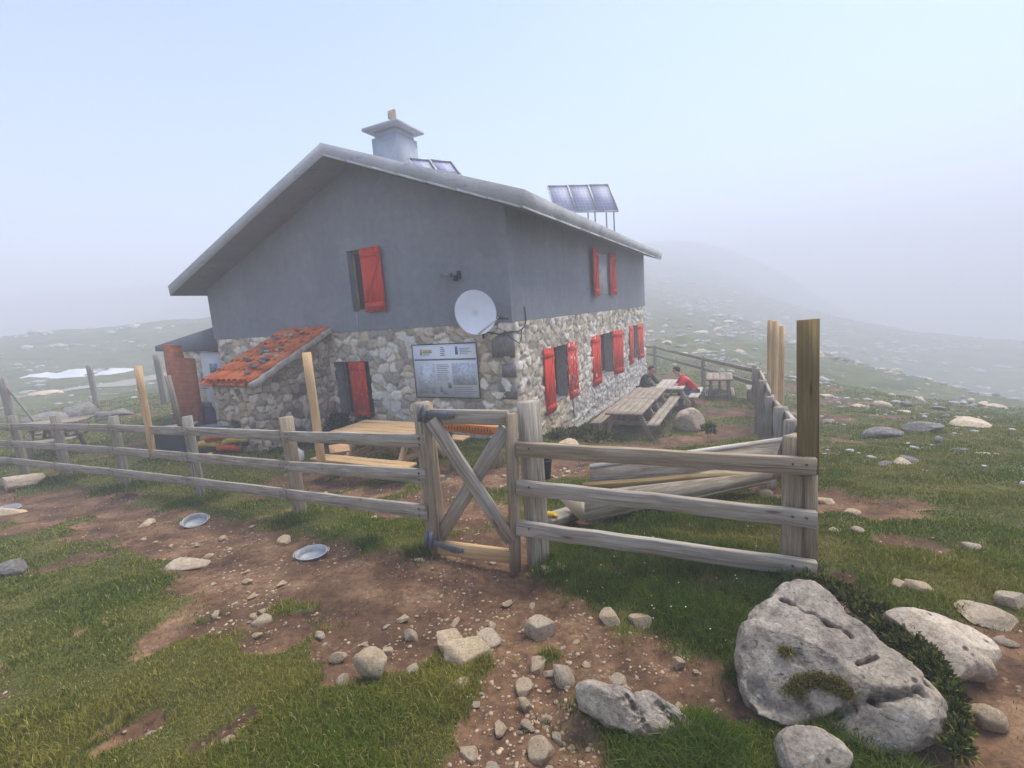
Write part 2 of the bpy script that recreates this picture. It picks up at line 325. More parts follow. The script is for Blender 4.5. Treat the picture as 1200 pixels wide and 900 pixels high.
# ------------------------------------------------------------------ mesh building
LOC = {}
def tag(o, label=None, cat=None, group=None, kind=None):
    if label: o['label'] = label
    if cat: o['category'] = cat
    if group: o['group'] = group
    if kind: o['kind'] = kind
    return o
def thing(name, label, cat, loc=(0, 0, 0), rotz=0, group=None, local=False):
    o = bpy.data.objects.new(name, None); COL.objects.link(o); o.empty_display_size = .2
    o.location = Vector([float(v) for v in loc]); o.rotation_euler = (0, 0, rotz)
    LOC[o.name] = np.zeros(3) if local else np.array([float(v) for v in loc])
    return tag(o, label, cat, group)
def npmesh(name, V, Fq, mats, parent=None, attrs=None, mi=None, smooth=False, loc=None):
    """V (n,3); Fq list of faces or (m,4)/(m,3) int array"""
    V = np.asarray(V, float); base = np.zeros(3)
    if parent is not None: base = LOC[parent.name]
    elif loc is not None: base = np.asarray(loc, float)
    me = bpy.data.meshes.new(name); Vl = (V-base).astype(np.float32)
    me.vertices.add(len(Vl)); me.vertices.foreach_set('co', Vl.ravel())
    if isinstance(Fq, np.ndarray):
        k = Fq.shape[1]; idx = Fq.ravel(); tot = np.full(len(Fq), k)
    else:
        tot = np.array([len(f) for f in Fq]); idx = np.concatenate([np.asarray(f) for f in Fq]) if len(Fq) else np.zeros(0)
    st = np.concatenate([[0], np.cumsum(tot)[:-1]])
    me.loops.add(len(idx)); me.loops.foreach_set('vertex_index', idx.astype(np.int32))
    me.polygons.add(len(tot)); me.polygons.foreach_set('loop_start', st.astype(np.int32)); me.polygons.foreach_set('loop_total', tot.astype(np.int32))
    for m in (mats if isinstance(mats, (list, tuple)) else [mats]): me.materials.append(m)
    if mi is not None: me.polygons.foreach_set('material_index', np.asarray(mi, np.int32))
    if smooth: me.polygons.foreach_set('use_smooth', np.ones(len(tot), bool))
    for k, (typ, arr) in (attrs or {}).items():
        at_ = me.attributes.new(k, typ, 'POINT'); arr = np.asarray(arr, np.float32)
        if typ == 'FLOAT': at_.data.foreach_set('value', arr)
        elif typ == 'FLOAT_VECTOR': at_.data.foreach_set('vector', arr.ravel())
        else:
            if arr.shape[1] == 3: arr = np.c_[arr, np.ones(len(arr))].astype(np.float32)
            at_.data.foreach_set('color', arr.ravel())
    me.update(); me.validate()
    o = bpy.data.objects.new(name, me); COL.objects.link(o)
    if parent is not None:
        o.parent = parent; LOC[o.name] = base
    else:
        o.location = Vector(base.tolist()); LOC[o.name] = base
    return o
def nrm(v): v = np.asarray(v, float); return v/np.linalg.norm(v)
class MB:
    def __init__(s): s.v, s.f, s.p, s.mi = [], [], [], []
    def add(s, V, Fs, P=None, mi=0):
        b = len(s.v); s.v += [tuple(x) for x in V]; s.p += [tuple(x) for x in (P if P is not None else V)]
        s.f += [[i+b for i in f] for f in Fs]; s.mi += [mi]*len(Fs); return s
    def board(s, p0, p1, w, h, up=(0, 0, 1), ch=None, seg=None, warp=.002, mi=0, taper=1.0):
        p0 = np.asarray(p0, float); p1 = np.asarray(p1, float); L = np.linalg.norm(p1-p0); x = (p1-p0)/L
        up = np.asarray(up, float); u = up-x*np.dot(up, x); u = nrm(u); sd = np.cross(u, x)
        ch = min(w, h)*.055 if ch is None else ch
        seg = max(1, min(10, int(L/.3))) if seg is None else seg
        a, b = w/2, h/2
        prof = [(-a+ch, -b), (a-ch, -b), (a, -b+ch), (a, b-ch), (a-ch, b), (-a+ch, b), (-a, b-ch), (-a, -b+ch)]
        off = np.array([random.uniform(0, 50), random.uniform(0, 50), random.uniform(0, 50)])
        V, P = [], []
        for i in range(seg+1):
            t = i/seg; c = p0+(p1-p0)*t; k = 1+(taper-1)*t
            j = (random.gauss(0, warp), random.gauss(0, warp)) if 0 < i < seg else (0, 0)
            for (q, r) in prof:
                V.append(c+sd*(q*k+j[0]+random.gauss(0, warp*.12))+u*(r*k+j[1]+random.gauss(0, warp*.12))); P.append(off+np.array([t*L, q, r]))
        Fs = [[i*8+k, i*8+(k+1) % 8, (i+1)*8+(k+1) % 8, (i+1)*8+k] for i in range(seg) for k in range(8)]
        Fs += [list(range(7, -1, -1)), [seg*8+k for k in range(8)]]
        return s.add(V, Fs, P, mi)
    def box(s, lo, hi, ch=0, mi=0):
        lo = np.asarray(lo, float); hi = np.asarray(hi, float); c = (lo+hi)/2
        return s.board((lo[0], c[1], c[2]), (hi[0], c[1], c[2]), hi[1]-lo[1], hi[2]-lo[2], ch=ch or .003, seg=1, warp=0, mi=mi)
    def tube(s, pts, r, n=8, mi=0, cap=True):
        pts = [np.asarray(p, float) for p in pts]; rs = r if isinstance(r, (list, tuple)) else [r]*len(pts); V = []
        for i, p in enumerate(pts):
            t = nrm(pts[min(i+1, len(pts)-1)]-pts[max(i-1, 0)]); a = np.array([0, 0, 1.]) if abs(t[2]) < .9 else np.array([1., 0, 0])
            u = nrm(np.cross(t, a)); w = np.cross(t, u)
            V += [p+(u*math.cos(2*PI*k/n)+w*math.sin(2*PI*k/n))*rs[i] for k in range(n)]
        Fs = [[i*n+k, i*n+(k+1) % n, (i+1)*n+(k+1) % n, (i+1)*n+k] for i in range(len(pts)-1) for k in range(n)]
        if cap: Fs += [list(range(n-1, -1, -1)), [(len(pts)-1)*n+k for k in range(n)]]
        return s.add(V, Fs, None, mi)
    def lathe(s, prof, c=(0, 0, 0), n=28, sx=1, sy=1, M=None, mi=0):
        V = []
        for (r, z) in prof:
            for k in range(n):
                p = np.array([r*sx*math.cos(2*PI*k/n), r*sy*math.sin(2*PI*k/n), z])
                if M is not None: p = M @ p
                V.append(p+np.asarray(c, float))
        m = len(prof); Fs = [[i*n+k, i*n+(k+1) % n, (i+1)*n+(k+1) % n, (i+1)*n+k] for i in range(m-1) for k in range(n)]
        Fs += [list(range(n-1, -1, -1)), [(m-1)*n+k for k in range(n)]]
        return s.add(V, Fs, None, mi)
    def prism(s, pts, d, mi=0, P=None):
        n = len(pts); A = [np.asarray(p, float) for p in pts]; d = np.asarray(d, float); B = [p+d for p in A]
        Fs = [list(range(n)), list(range(2*n-1, n-1, -1))]+[[i, n+i, n+(i+1) % n, (i+1) % n] for i in range(n)]
        return s.add(A+B, Fs, P, mi)
    def build(s, name, mat, parent=None, smooth=False, loc=None):
        return npmesh(name, s.v, s.f, mat, parent, {'pc': ('FLOAT_VECTOR', s.p)}, s.mi, smooth, loc)
def dup(root, loc=None, rotz=None, label=None):
    r = root.copy(); COL.objects.link(r)
    if loc is not None: r.location = Vector([float(v) for v in loc])
    if rotz is not None: r.rotation_euler = (0, 0, rotz)
    if label: r['label'] = label
    for ch in list(root.children):
        c = ch.copy(); COL.objects.link(c); c.parent = r
        for q in list(ch.children):
            d = q.copy(); COL.objects.link(d); d.parent = c
    return r

# ------------------------------------------------------------------ ground
N = 620; k = 5.9; a = np.linspace(-1, 1, N); ga = np.sinh(k*a)/np.sinh(k)*330
GX, GY = np.meshgrid(ga, ga+3.2); gx, gy = GX.ravel(), GY.ravel()
dm = dirt_mask(gx, gy); gzv = hz(gx, gy)+bump(gx, gy, dm)
ii = np.arange(N*N).reshape(N, N); Fg = np.stack([ii[:-1, :-1], ii[:-1, 1:], ii[1:, 1:], ii[1:, :-1]], -1).reshape(-1, 4)
far = sstep(6, 22, np.hypot(gx, gy))
ground = npmesh('ground', np.c_[gx, gy, gzv], Fg, M_ground, None, {'dirt': ('FLOAT', dm), 'far': ('FLOAT', far)}, None, True)
tag(ground, kind='structure')
# far gravel track on the left
tr = [gp(x, y) for x, y in [(-60,492),(-20,480),(20,470),(60,461),(100,455),(140,449),(180,441),(215,434)]]
V = []
for i, p in enumerate(tr):
    t = nrm(tr[min(i+1, 7)]-tr[max(i-1, 0)]); w = np.array([-t[1], t[0], 0])*(.75+.1*random.random())
    for q in (-1, -.3, .3, 1):
        c = p+w*q; V.append((c[0], c[1], GZ(c[0], c[1])+.05))
track = npmesh('track', V, [[i*4+j, i*4+j+1, i*4+j+5, i*4+j+4] for i in range(7) for j in range(3)], plain('pale track gravel', s2l((150,144,132)), .95, 0, .2, 1.2))
tag(track, kind='structure')

# ------------------------------------------------------------------ rubble walls with real relief
PAL = [s2l(c) for c in [(216,202,178),(232,218,194),(200,188,168),(238,228,210),(188,176,158),(220,202,172),(208,192,166),(172,162,148),(242,235,220)]]
MORTAR = np.array(s2l((200,186,162)))
def voro(u, z, cw, chh, seed):
    cu, cz = u/cw, z/chh; iu, iz = np.floor(cu), np.floor(cz)
    d1 = np.full(u.shape, 9.); d2 = d1.copy(); ca = np.zeros(u.shape); cb = ca.copy()
    for a in (-2, -1, 0, 1, 2):
        for b in (-2, -1, 0, 1, 2):
            jx, jz = iu+a, iz+b
            px = jx+.5+(_hash(jx, jz, seed)-.5)*.9; pz = jz+.5+(_hash(jx, jz, seed+5)-.5)*.9
            d = np.hypot(cu-px, cz-pz); c1 = d < d1
            d2 = np.where(c1, d1, np.minimum(d2, d)); ca = np.where(c1, _hash(jx, jz, seed+9), ca); cb = np.where(c1, _hash(jx, jz, seed+13), cb)
            d1 = np.where(c1, d, d1)
    return d1, d2, ca, cb
def stone_wall(name, org, U, Nn, u0, u1, z0, z1, holes, parent, res=.03, cw=.3, chh=.2, seed=1, ztop=None, tint=None, pal=PAL, mortar=MORTAR, rev=.28, flat=(1, 1)):
    def lines(lo, hi, brk):
        pts = sorted(set([lo, hi]+[b for b in brk if lo < b < hi])); out = []
        for p, q in zip(pts[:-1], pts[1:]): out += list(np.linspace(p, q, max(1, int((q-p)/res))+1)[:-1])
        return np.array(out+[hi])
    us = lines(u0, u1, [h[0] for h in holes]+[h[1] for h in holes]); zs = lines(z0, z1, [h[2] for h in holes]+[h[3] for h in holes])
    Ug, Zg = np.meshgrid(us, zs); u, z = Ug.ravel(), Zg.ravel()
    wu = u+(fbm(u*5, z*5, 2, seed)-.5)*.12; wz = z+(fbm(u*5+30, z*5, 2, seed+3)-.5)*.1
    d1, d2, ca, cb = voro(wu, wz, cw, chh, seed)
    e = d2-d1; h = sstep(.01, .13, e)
    disp = h*(.03+.045*cb)+(fbm(u*14, z*14, 3, seed+7)-.5)*.02
    fade = np.minimum(sstep(0, .06, u-u0) if flat[0] else 1, sstep(0, .06, u1-u) if flat[1] else 1); disp = disp*fade
    ci = (ca*len(pal)).astype(int).clip(0, len(pal)-1); col = np.array(pal)[ci]*(.85+.3*cb[:, None])
    mm = (1-sstep(.02, .09, e))[:, None]; col = col*(1-mm)+mortar*(.28+.95*fbm(u*4, z*4, 3, 4)[:, None])*mm  # mortar in the joints; its dark stretches paint in the shade of crevices
    if tint is not None: col = tint(u, z, col)
    if ztop is not None: z = np.minimum(z, ztop(u))
    P = org[None]+U[None]*u[:, None]+Nn[None]*disp[:, None]; P[:, 2] = z
    nu, nz = len(us), len(zs); ii = np.arange(nu*nz).reshape(nz, nu)
    Fq = np.stack([ii[:-1, :-1], ii[:-1, 1:], ii[1:, 1:], ii[1:, :-1]], -1).reshape(-1, 4)
    um = (us[:-1]+us[1:])/2; zm = (zs[:-1]+zs[1:])/2; UM, ZM = np.meshgrid(um, zm); keep = np.ones(UM.shape, bool)
    for (a, b, c, d) in holes: keep &= ~((UM > a) & (UM < b) & (ZM > c) & (ZM < d))
    if ztop is not None: keep &= (ZM-(zs[1]-zs[0])*.5 < ztop(UM))
    Fq = Fq[keep.ravel()]
    Vx, Fx, Cx = [], [], []
    b = len(P)
    for (a, bb, c, d) in holes:
        q = [(a, c), (bb, c), (bb, d), (a, d)]
        for (x1, y1), (x2, y2) in zip(q, q[1:]+q[:1]):
            n0 = b+len(Vx)
            for (x, y, dd) in ((x1, y1, .03), (x2, y2, .03), (x2, y2, -rev), (x1, y1, -rev)):
                p = org+U*x+Nn*dd; Vx.append((p[0], p[1], y)); Cx.append(np.array(s2l((150,146,140))))
            Fx.append([n0, n0+1, n0+2, n0+3])
    V = np.r_[P, np.array(Vx)] if Vx else P; cc = np.r_[col, np.array(Cx)] if Cx else col
    Fa = np.r_[Fq, np.array(Fx)] if Fx else Fq
    return npmesh(name, V, Fa, M_stone, parent, {'stone_col': ('FLOAT_COLOR', cc)})

# ------------------------------------------------------------------ the hut
hut = thing('mountain_hut', 'two storey mountain hut with blue grey upper walls and rubble stone ground floor', 'house', HP(0, 0, -2.5))
GWn, SWn = -sv, -gv
LG, LS = 8.72, 12.5
RIDGE, ZR, SL = 3.36, CZ+3.39, .388
def zroof(g): return ZR-SL*abs(g-RIDGE)
O0 = np.array([C0[0], C0[1], 0])
g_holes = [(3.52, 4.53, -2.14, -.87)]
s_holes = [(1.90, 2.79, -2.12, -.88), (5.66, 7.05, -2.14, -.88), (10.06, 10.85, -2.14, -.88)]
def tint_s(u, z, c):
    w = sstep(-1.9, -2.5, z)*sstep(2.4, 4, u)*.45; wht = np.array(s2l((206,202,200)))
    y = ((1-sstep(2.2, 2.9, u))*sstep(-1.6, -2.2, z)*.5)[:, None]
    c = c*(1-w[:, None])+wht*w[:, None]; return c*(1-y)+np.array(s2l((196,170,128)))*y
stone_wall('stone_wall', O0, gv, GWn, 0, LG, -2.9, CZ, g_holes, hut, cw=.25, chh=.19, seed=11)
stone_wall('stone_wall', O0, sv, SWn, 0, LS, -3.7, CZ, s_holes, hut, cw=.23, chh=.16, seed=23, tint=tint_s)
stone_wall('stone_wall', np.array([*HP(LG, 0, 0)[:2], 0]), sv, gv, 0, LS, -3.3, CZ, [], hut, res=.12, seed=31)
stone_wall('stone_wall', np.array([*HP(0, LS, 0)[:2], 0]), gv, sv, 0, LG, -3.7, CZ, [], hut, res=.12, seed=37)
# rendered upper walls (proud of the stone by 5 cm)
def upper(org, U, Nn, u0, u1, zb, zt, holes, depth=.16, off=.05):
    m = MB(); us = sorted(set([u0, u1]+[h[0] for h in holes]+[h[1] for h in holes]+([RIDGE] if u0 < RIDGE < u1 and callable(zt) else [])))
    ztf = zt if callable(zt) else (lambda u: zt)
    def P(u, z, d): p = org+U*u+Nn*d; return (p[0], p[1], z)
    for a, b in zip(us[:-1], us[1:]):
        cuts = sorted([(h[2], h[3]) for h in holes if h[0] <= a+1e-6 and h[1] >= b-1e-6]); z = zb; segs = []
        for lo, hi in cuts: segs.append((z, z, lo, lo)); z = hi
        segs.append((z, z, ztf(b), ztf(a)))
        for (z0, z1, z2, z3) in segs: m.add([P(a, z0, off), P(b, z1, off), P(b, z2, off), P(a, z3, off)], [[0, 1, 2, 3]])
        m.add([P(a, zb, off), P(b, zb, off), P(b, zb, -.02), P(a, zb, -.02)], [[0, 1, 2, 3]])
    for (a, b, c, d) in holes:
        q = [(a, c), (b, c), (b, d), (a, d)]
        for (x1, y1), (x2, y2) in zip(q, q[1:]+q[:1]): m.add([P(x1, y1, off), P(x2, y2, off), P(x2, y2, -depth), P(x1, y1, -depth)], [[0, 1, 2, 3]])
    return m
ug_hole = [(3.3, 3.78, .22, 1.50)]; us_hole = [(5.68, 6.86, .26, 1.50)]
upper(O0, gv, GWn, -.05, LG+.05, CZ+.004, lambda u: zroof(u)+.03, ug_hole).build('rendered_wall', M_render, hut)
upper(O0, sv, SWn, -.05, LS+.05, CZ+.004, zroof(0)+.03, us_hole).build('rendered_wall', M_render, hut)
upper(np.array([*HP(LG, 0, 0)[:2], 0]), sv, gv, -.05, LS+.05, CZ+.004, zroof(LG)+.03, []).build('rendered_wall', M_render, hut)
upper(np.array([*HP(0, LS, 0)[:2], 0]), gv, sv, -.05, LG+.05, CZ+.004, lambda u: zroof(u)+.03, []).build('rendered_wall', M_render, hut)
# roof slab
def zb_(g): return zroof(g)
gl, gr, tk = 9.06, -.72, .25
rm = MB(); prof = [(gl, zb_(gl)), (RIDGE+1.5, zb_(RIDGE+1.5)), (RIDGE, ZR), (1.2, zb_(1.2)), (gr, zb_(gr)), (gr-.06, zb_(gr)+tk+.02), (1.2, zb_(1.2)+tk), (RIDGE, ZR+tk-.01), (RIDGE+1.5, zb_(RIDGE+1.5)+tk), (gl+.02, zb_(gl)+tk)]
ss = np.linspace(-.8, LS+.12, 15); V = []
for i, s_ in enumerate(ss):
    for j, (g, z) in enumerate(prof):
        V.append(HP(g+random.gauss(0, .006), s_+random.gauss(0, .012), z+random.gauss(0, .007)*(1 if j > 4 else .3)))
n = len(prof); Fs = [[i*n+q, i*n+(q+1) % n, (i+1)*n+(q+1) % n, (i+1)*n+q] for i in range(len(ss)-1) for q in range(n)]
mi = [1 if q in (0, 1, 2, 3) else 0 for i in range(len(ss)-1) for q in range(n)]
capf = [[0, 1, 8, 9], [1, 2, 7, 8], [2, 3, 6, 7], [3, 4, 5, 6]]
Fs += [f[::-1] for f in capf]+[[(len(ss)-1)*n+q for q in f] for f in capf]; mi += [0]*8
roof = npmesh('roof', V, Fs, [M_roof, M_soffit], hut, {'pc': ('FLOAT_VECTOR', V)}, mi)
dm_ = MB()
for a, b in zip(np.linspace(RIDGE, gr, 8)[:-1], np.linspace(RIDGE, gr, 8)[1:]):
    dm_.board(HP(a, -.806, zb_(a)+.02), HP(b+.02, -.806, zb_(b)+.02), .02, .035, warp=.002, seg=2)
for a, b in zip(np.linspace(-.78, LS, 10)[:-1], np.linspace(-.78, LS, 10)[1:]):
    dm_.board(HP(gr-.012, a, zb_(gr)+.015), HP(gr-.012, b-.02, zb_(gr)+.015), .02, .03, warp=.002, seg=2)
dm_.build('drip_edge', M_drip, hut)
# chimney
cm = MB()
def hbox(m, g0, g1, s0, s1, z0, z1, jit=0, mi=0):
    q = [HP(g0, s0, z0), HP(g1, s0, z0), HP(g1, s1, z0), HP(g0, s1, z0)]
    return m.prism(q, (0, 0, z1-z0), mi)
cz0 = CZ+3.0
cg0, cg1, cs0, cs1 = 3.10, 3.82, 1.2, 1.95
zc = CZ+4.45
hbox(cm, cg0, cg1, cs0, cs1, cz0, zc-.14); hbox(cm, cg0+.05, cg1-.05, cs0+.05, cs1-.05, zc-.14, zc+.02)
chim = cm.build('chimney', M_chim, hut)
cc = MB(); hbox(cc, cg0-.13, cg1+.15, cs0-.13, cs1+.13, zc+.02, zc+.085); hbox(cc, cg0-.02, cg1+.02, cs0, cs1, zc+.085, zc+.11); cc.build('chimney_cap', M_chim, chim)
# dark backing for rooms so that openings read as openings
for (a, b, c, d) in s_holes+us_hole:
    q = .28 if c < CZ else .16
def frame_win(org, U, Nn, h, depth, mat, bars=1, glass=True):
    a, b, c, d = h; m = MB()
    def P(u, z, dd): p = org+U*u+Nn*dd; return np.array([p[0], p[1], z])
    e = .045
    for x in (a+e/2, b-e/2): m.board(P(x, c, depth), P(x, d, depth), e, .05, up=Nn, warp=0)
    for z in (c+e/2, d-e/2): m.board(P(a+e, z, depth), P(b-e, z, depth), .05, e, warp=0)
    for i in range(bars):
        x = a+(b-a)*(i+1)/(bars+1); m.board(P(x, c+e, depth), P(x, d-e, depth), .05, .045, up=Nn, warp=0)
    w = m.build('window', mat, hut)
    g = MB(); g.add([P(a, c, depth-.03), P(b, c, depth-.03), P(b, d, depth-.03), P(a, d, depth-.03)], [[0, 1, 2, 3]]); g.build('pane', M_glass, w)
    return w
def shutter(win, org, U, Nn, hinge, direction, width, z0, z1, ang, mat, d0=.06, brace=1):
    """hinge: wall coordinate of the hinge, direction +1/-1 along U when folded back; ang opens it away from the wall"""
    ca, sa = math.cos(ang), math.sin(ang); A = U*direction*ca+Nn*sa; B = np.cross(A, (0, 0, 1.)); B = B if np.dot(B, Nn) > 0 else -B
    o = org+U*hinge+Nn*d0; m = MB(); nb = 4
    def P(x, z, d): p = o+A*x+B*d; return np.array([p[0], p[1], z])
    for i in range(nb):
        x = width*(i+.5)/nb; m.board(P(x, z0+random.uniform(0, .006), 0), P(x, z1, 0), width/nb-.004, .028, up=B, warp=.001, seg=2)
    for z in (z0+.14, z1-.14): m.board(P(.015, z, .024), P(width-.015, z, .024), .018, .09, warp=0, seg=1)
    m.board(P(.04 if brace > 0 else width-.04, z0+.2, .024), P(width-.04 if brace > 0 else .04, z1-.2, .024), .018, .08, up=B if False else (0, 0, 1), warp=0, seg=1)
    return m.build('shutter', mat, win)
w1 = frame_win(O0, sv, SWn, s_holes[0], -.2, M_brown)
shutter(w1, O0, sv, SWn, 1.88, -1, .62, -2.28, -.86, .05, M_red, brace=-1); shutter(w1, O0, sv, SWn, 2.80, 1, .62, -2.24, -.86, .05, M_redpeel)
w2 = frame_win(O0, sv, SWn, s_holes[1], -.2, M_brown)
shutter(w2, O0, sv, SWn, 5.64, -1, .86, -2.28, -.86, .0, M_red, brace=-1); shutter(w2, O0, sv, SWn, 7.08, 1, .64, -2.27, -.87, .27, M_red)
w3 = frame_win(O0, sv, SWn, s_holes[2], -.2, M_old)
shutter(w3, O0, sv, SWn, 10.04, -1, .68, -2.25, -.84, .05, M_redold, brace=-1); shutter(w3, O0, sv, SWn, 10.87, 1, .66, -2.24, -.86, .12, M_redold)
w4 = frame_win(O0, sv, SWn, us_hole[0], -.1, M_chim, 1)
shutter(w4, O0, sv, SWn, 5.64, -1, .72, .24, 1.53, .1, M_red, d0=.1, brace=-1); shutter(w4, O0, sv, SWn, 6.9, 1, .58, .26, 1.55, .08, M_red, d0=.1)
bl = MB(); bl.prism([HP(-.03, 5.69, .27), HP(-.03, 6.85, .27), HP(-.03, 6.85, 1.49), HP(-.03, 5.69, 1.49)], (HP(.02, 0, 0)-HP(0, 0, 0))); bl.build('closed_blind', M_drip, w4)
w5 = frame_win(O0, gv, GWn, ug_hole[0], -.12, M_brown, 0)
shutter(w5, O0, gv, GWn, 3.37, -1, .57, .19, 1.5, .06, M_red, d0=.1)
w6 = frame_win(O0, gv, GWn, g_holes[0], -.22, M_old, 1)
br = MB()
for i in range(5): x = 3.62+i*.2; br.tube([HP(x, .1, -2.14), HP(x, .1, -.87)], .009, 6)
br.build('window_bars', M_cable, w6)
shutter(w6, O0, gv, GWn, 4.09, -1, .5, -2.2, -.88, .1, M_redold)
# sills, lintels, quoins, plinth
M_quoin = plain('dark quoin stone', s2l((136,131,125)), .9, 0, .3, 8, .6)
for (g0, g1, z0, z1) in [(-.03, .42, -.86, -.36), (-.02, .36, -1.66, -1.34), (-.03, .24, -1.24, -.98)]:
    qm = MB(); qm.prism([HP(g0, -.055, z0), HP(g1, -.055, z0), HP(g1-.02, -.055, z1), HP(g0, -.055, z1)], HP(0, .08, 0)-HP(0, 0, 0)); qm.build('corner_stone', M_quoin, hut)
lm = MB()
M_lint = plain('grey lintel stone', s2l((158,154,146)), .9, 0, .3, 7, .6)
for (a, b) in [(1.2, 3.0), (5.4, 7.3), (9.9, 11.0)]:
    lm = MB(); lm.prism([HP(-.02, a, -.87), HP(-.02, b, -.87), HP(-.02, b-.06, -.6), HP(-.02, a+.05, -.58)], HP(.06, 0, 0)-HP(0, 0, 0)); lm.build('lintel', M_lint, hut)
lm = MB(); lm.prism([HP(3.4, -.025, -.86), HP(4.7, -.025, -.86), HP(4.65, -.025, -.62), HP(3.46, -.025, -.64)], HP(0, .08, 0)-HP(0, 0, 0))
lm.build('lintel', M_lint, hut)
pl = MB()
for a, b in zip(np.linspace(3.1, LS, 14)[:-1], np.linspace(3.1, LS, 14)[1:]):
    pl.prism([HP(0, a, -3.8), HP(-.11-random.random()*.02, a, -3.8), HP(-.1, a, -2.99-.017*(a-3.1)), HP(0, a, -2.96-.017*(a-3.1))], (HP(0, b, 0)-HP(0, a, 0))+np.array([0, 0, -.017*(b-a)]))
pl.build('plinth', plain('whitewashed plinth', s2l((178,172,166)), .92, 0, .3, 7, .7), hut)
cb = MB()
def wp(g, s, z): return HP(g, s, z)
cb.tube([wp(-.07, .5, .06), wp(-.08, .5, -.2), wp(-.07, .44, -.32), wp(-.09, .1, -.4), wp(-.06, -.07, -.38), wp(.2, -.09, -.42), wp(.5, -.1, -.36)], .014, 6)
cb.build('cable', M_cable, hut); cb = MB(); cb.tube([wp(.1, -.1, -.36), wp(-.05, -.12, -.5), wp(-.1, .1, -.62), wp(-.08, .25, -.5), wp(-.07, .3, -.36)], .01, 6)
cb.build('cable', M_cable, hut); cb = MB(); cb.tube([wp(-.07, 2.98, -2.2), wp(-.075, 3.0, -2.5), wp(-.06, 3.02, -2.9)], .013, 6)
cb.build('cable', M_cable, hut)
# white drip mark under the gable window, modelled as a thin tube
MB().tube([HP(3.7, -.057, .2), HP(3.69, -.057, CZ+.02)], .008, 6).build('drip_mark', M_drip, hut)

# stone propped on the chimney cap
def ico_rock(seed, sub=3, rough=.35, facets=9):
    import bmesh
    bm = bmesh.new(); bmesh.ops.create_icosphere(bm, subdivisions=sub, radius=1); V = np.array([v.co[:] for v in bm.verts]); Fs = np.array([[v.index for v in f.verts] for f in bm.faces]); bm.free()
    r = np.random.default_rng(seed)
    V = V*(1+(fbm3(V*1.6+seed*3.1, 3, seed)-.5)*rough)[:, None]
    for _ in range(facets):
        nn = nrm(r.normal(size=3)); d = r.uniform(.36, .7); t = V @ nn; V = V-np.maximum(t-d, 0)[:, None]*nn*.97
    V = V+(fbm3(V*5+seed, 3, seed+5)-.5)[:, None]*.07*V
    return V, Fs
ROCK = {}
def rock_mesh(kind, seed, mat, sub=3):
    key = (kind, seed)
    if key not in ROCK:
        V, Fs = ico_rock(seed, sub); o = npmesh('stone', V, Fs, mat, None, None, None, False); ROCK[key] = o.data; bpy.data.objects.remove(o)
    return ROCK[key]
def rock(name, loc, size, rot, mat, seed, sub=3):
    o = bpy.data.objects.new(name, rock_mesh(mat.name, seed, mat, sub)); COL.objects.link(o)
    o.location = Vector([float(v) for v in loc]); o.scale = size; o.rotation_euler = rot; LOC[o.name] = np.array(loc, float); return o
tag(rock('loose_stone', HP(cg0+.12, cs0+.02, zc+.27), (.13, .12, .21), (.1, .15, .6), M_pink, 4), 'small pinkish stone balanced upright on top of the chimney', 'stone')
# ------------------------------------------------------------------ annex at the left end
AX0, AX1 = 8.76, 11.9
annex = thing('lean_to_annex', 'low annex with sloping dark grey front behind the tiled stone shed', 'annex', HP(9, .3, -2.5))
def axtop(g): return CZ+.37-.145*(g-8.76)
m = MB(); m.prism([HP(AX0, .1, -.52), HP(AX1, .1, -.45), HP(AX1, .1, axtop(AX1)), HP(AX0, .1, axtop(AX0))], HP(0, 3, 0)-HP(0, 0, 0)); m.build('roof', plain('dark slate sheet', s2l((112,114,122)), .85, 0, .1, 1.5), annex)
stone_wall('stone_wall', np.array([*HP(0, .25, 0)[:2], 0]), gv, GWn, 9.93, AX1-.2, -2.9, -.5, [], annex, res=.05, seed=51)
m = MB(); m.prism([HP(AX0, .3, -3), HP(AX1-.25, .3, -3), HP(AX1-.25, .3, -.52), HP(AX0, .3, -.52)], HP(0, 2.6, 0)-HP(0, 0, 0)); m.build('wall', M_chim, annex)
m = MB(); m.prism([HP(8.86, .18, -2.5), HP(9.9, .18, -2.5), HP(9.9, .18, -.55), HP(8.86, .18, -.55)], HP(0, .06, 0)-HP(0, 0, 0)); dr = m.build('door', M_white, annex)
m = MB(); m.prism([HP(9.2, .172, -1.12), HP(9.56, .172, -1.12), HP(9.56, .172, -.86), HP(9.2, .172, -.86)], HP(0, .004, 0)-HP(0, 0, 0)); 
m.build('door_notice', plain('blue notice', s2l((150,176,190)), .5, bumps=0), dr)
m = MB()
for i in range(3): m.prism([HP(9.27+i*.09, .167, -1.1), HP(9.31+i*.09, .167, -1.1), HP(9.29+i*.09, .167, -.9), HP(9.26+i*.09, .167, -.9)], HP(0, .004, 0)-HP(0, 0, 0))
m.build('notice_print', M_band, dr)
MB().tube([HP(9.8, .17, -1.55), HP(9.8, .1, -1.55), HP(9.68, .1, -1.55)], .012, 6).build('handle', M_black, dr)
# brick screen
bw = thing('brick_wall', 'narrow stepped screen wall of orange clay bricks beside the white door', 'wall', HP(9.9, -.9, -2.5))
def bsl(x0, x1, y0, y1):
    pp = [on_plane(x, y, HP(0, -.9, 0), sv) for x, y in (x0, x1, y0, y1)]; return pp
q = [on_plane(x, y, HP(0, -.9, 0), sv) for x, y in [(207,512),(235,512),(222,421),(209,420),(206,405),(190,404)]]
P2 = [(np.dot(p-q[0], gv), p[2], 0) for p in q]
m = MB(); m.prism(q, sv*.14, 0, P2+[(a+.02, b, 0) for a, b, c in P2]); m.build('brickwork', M_brick, bw)

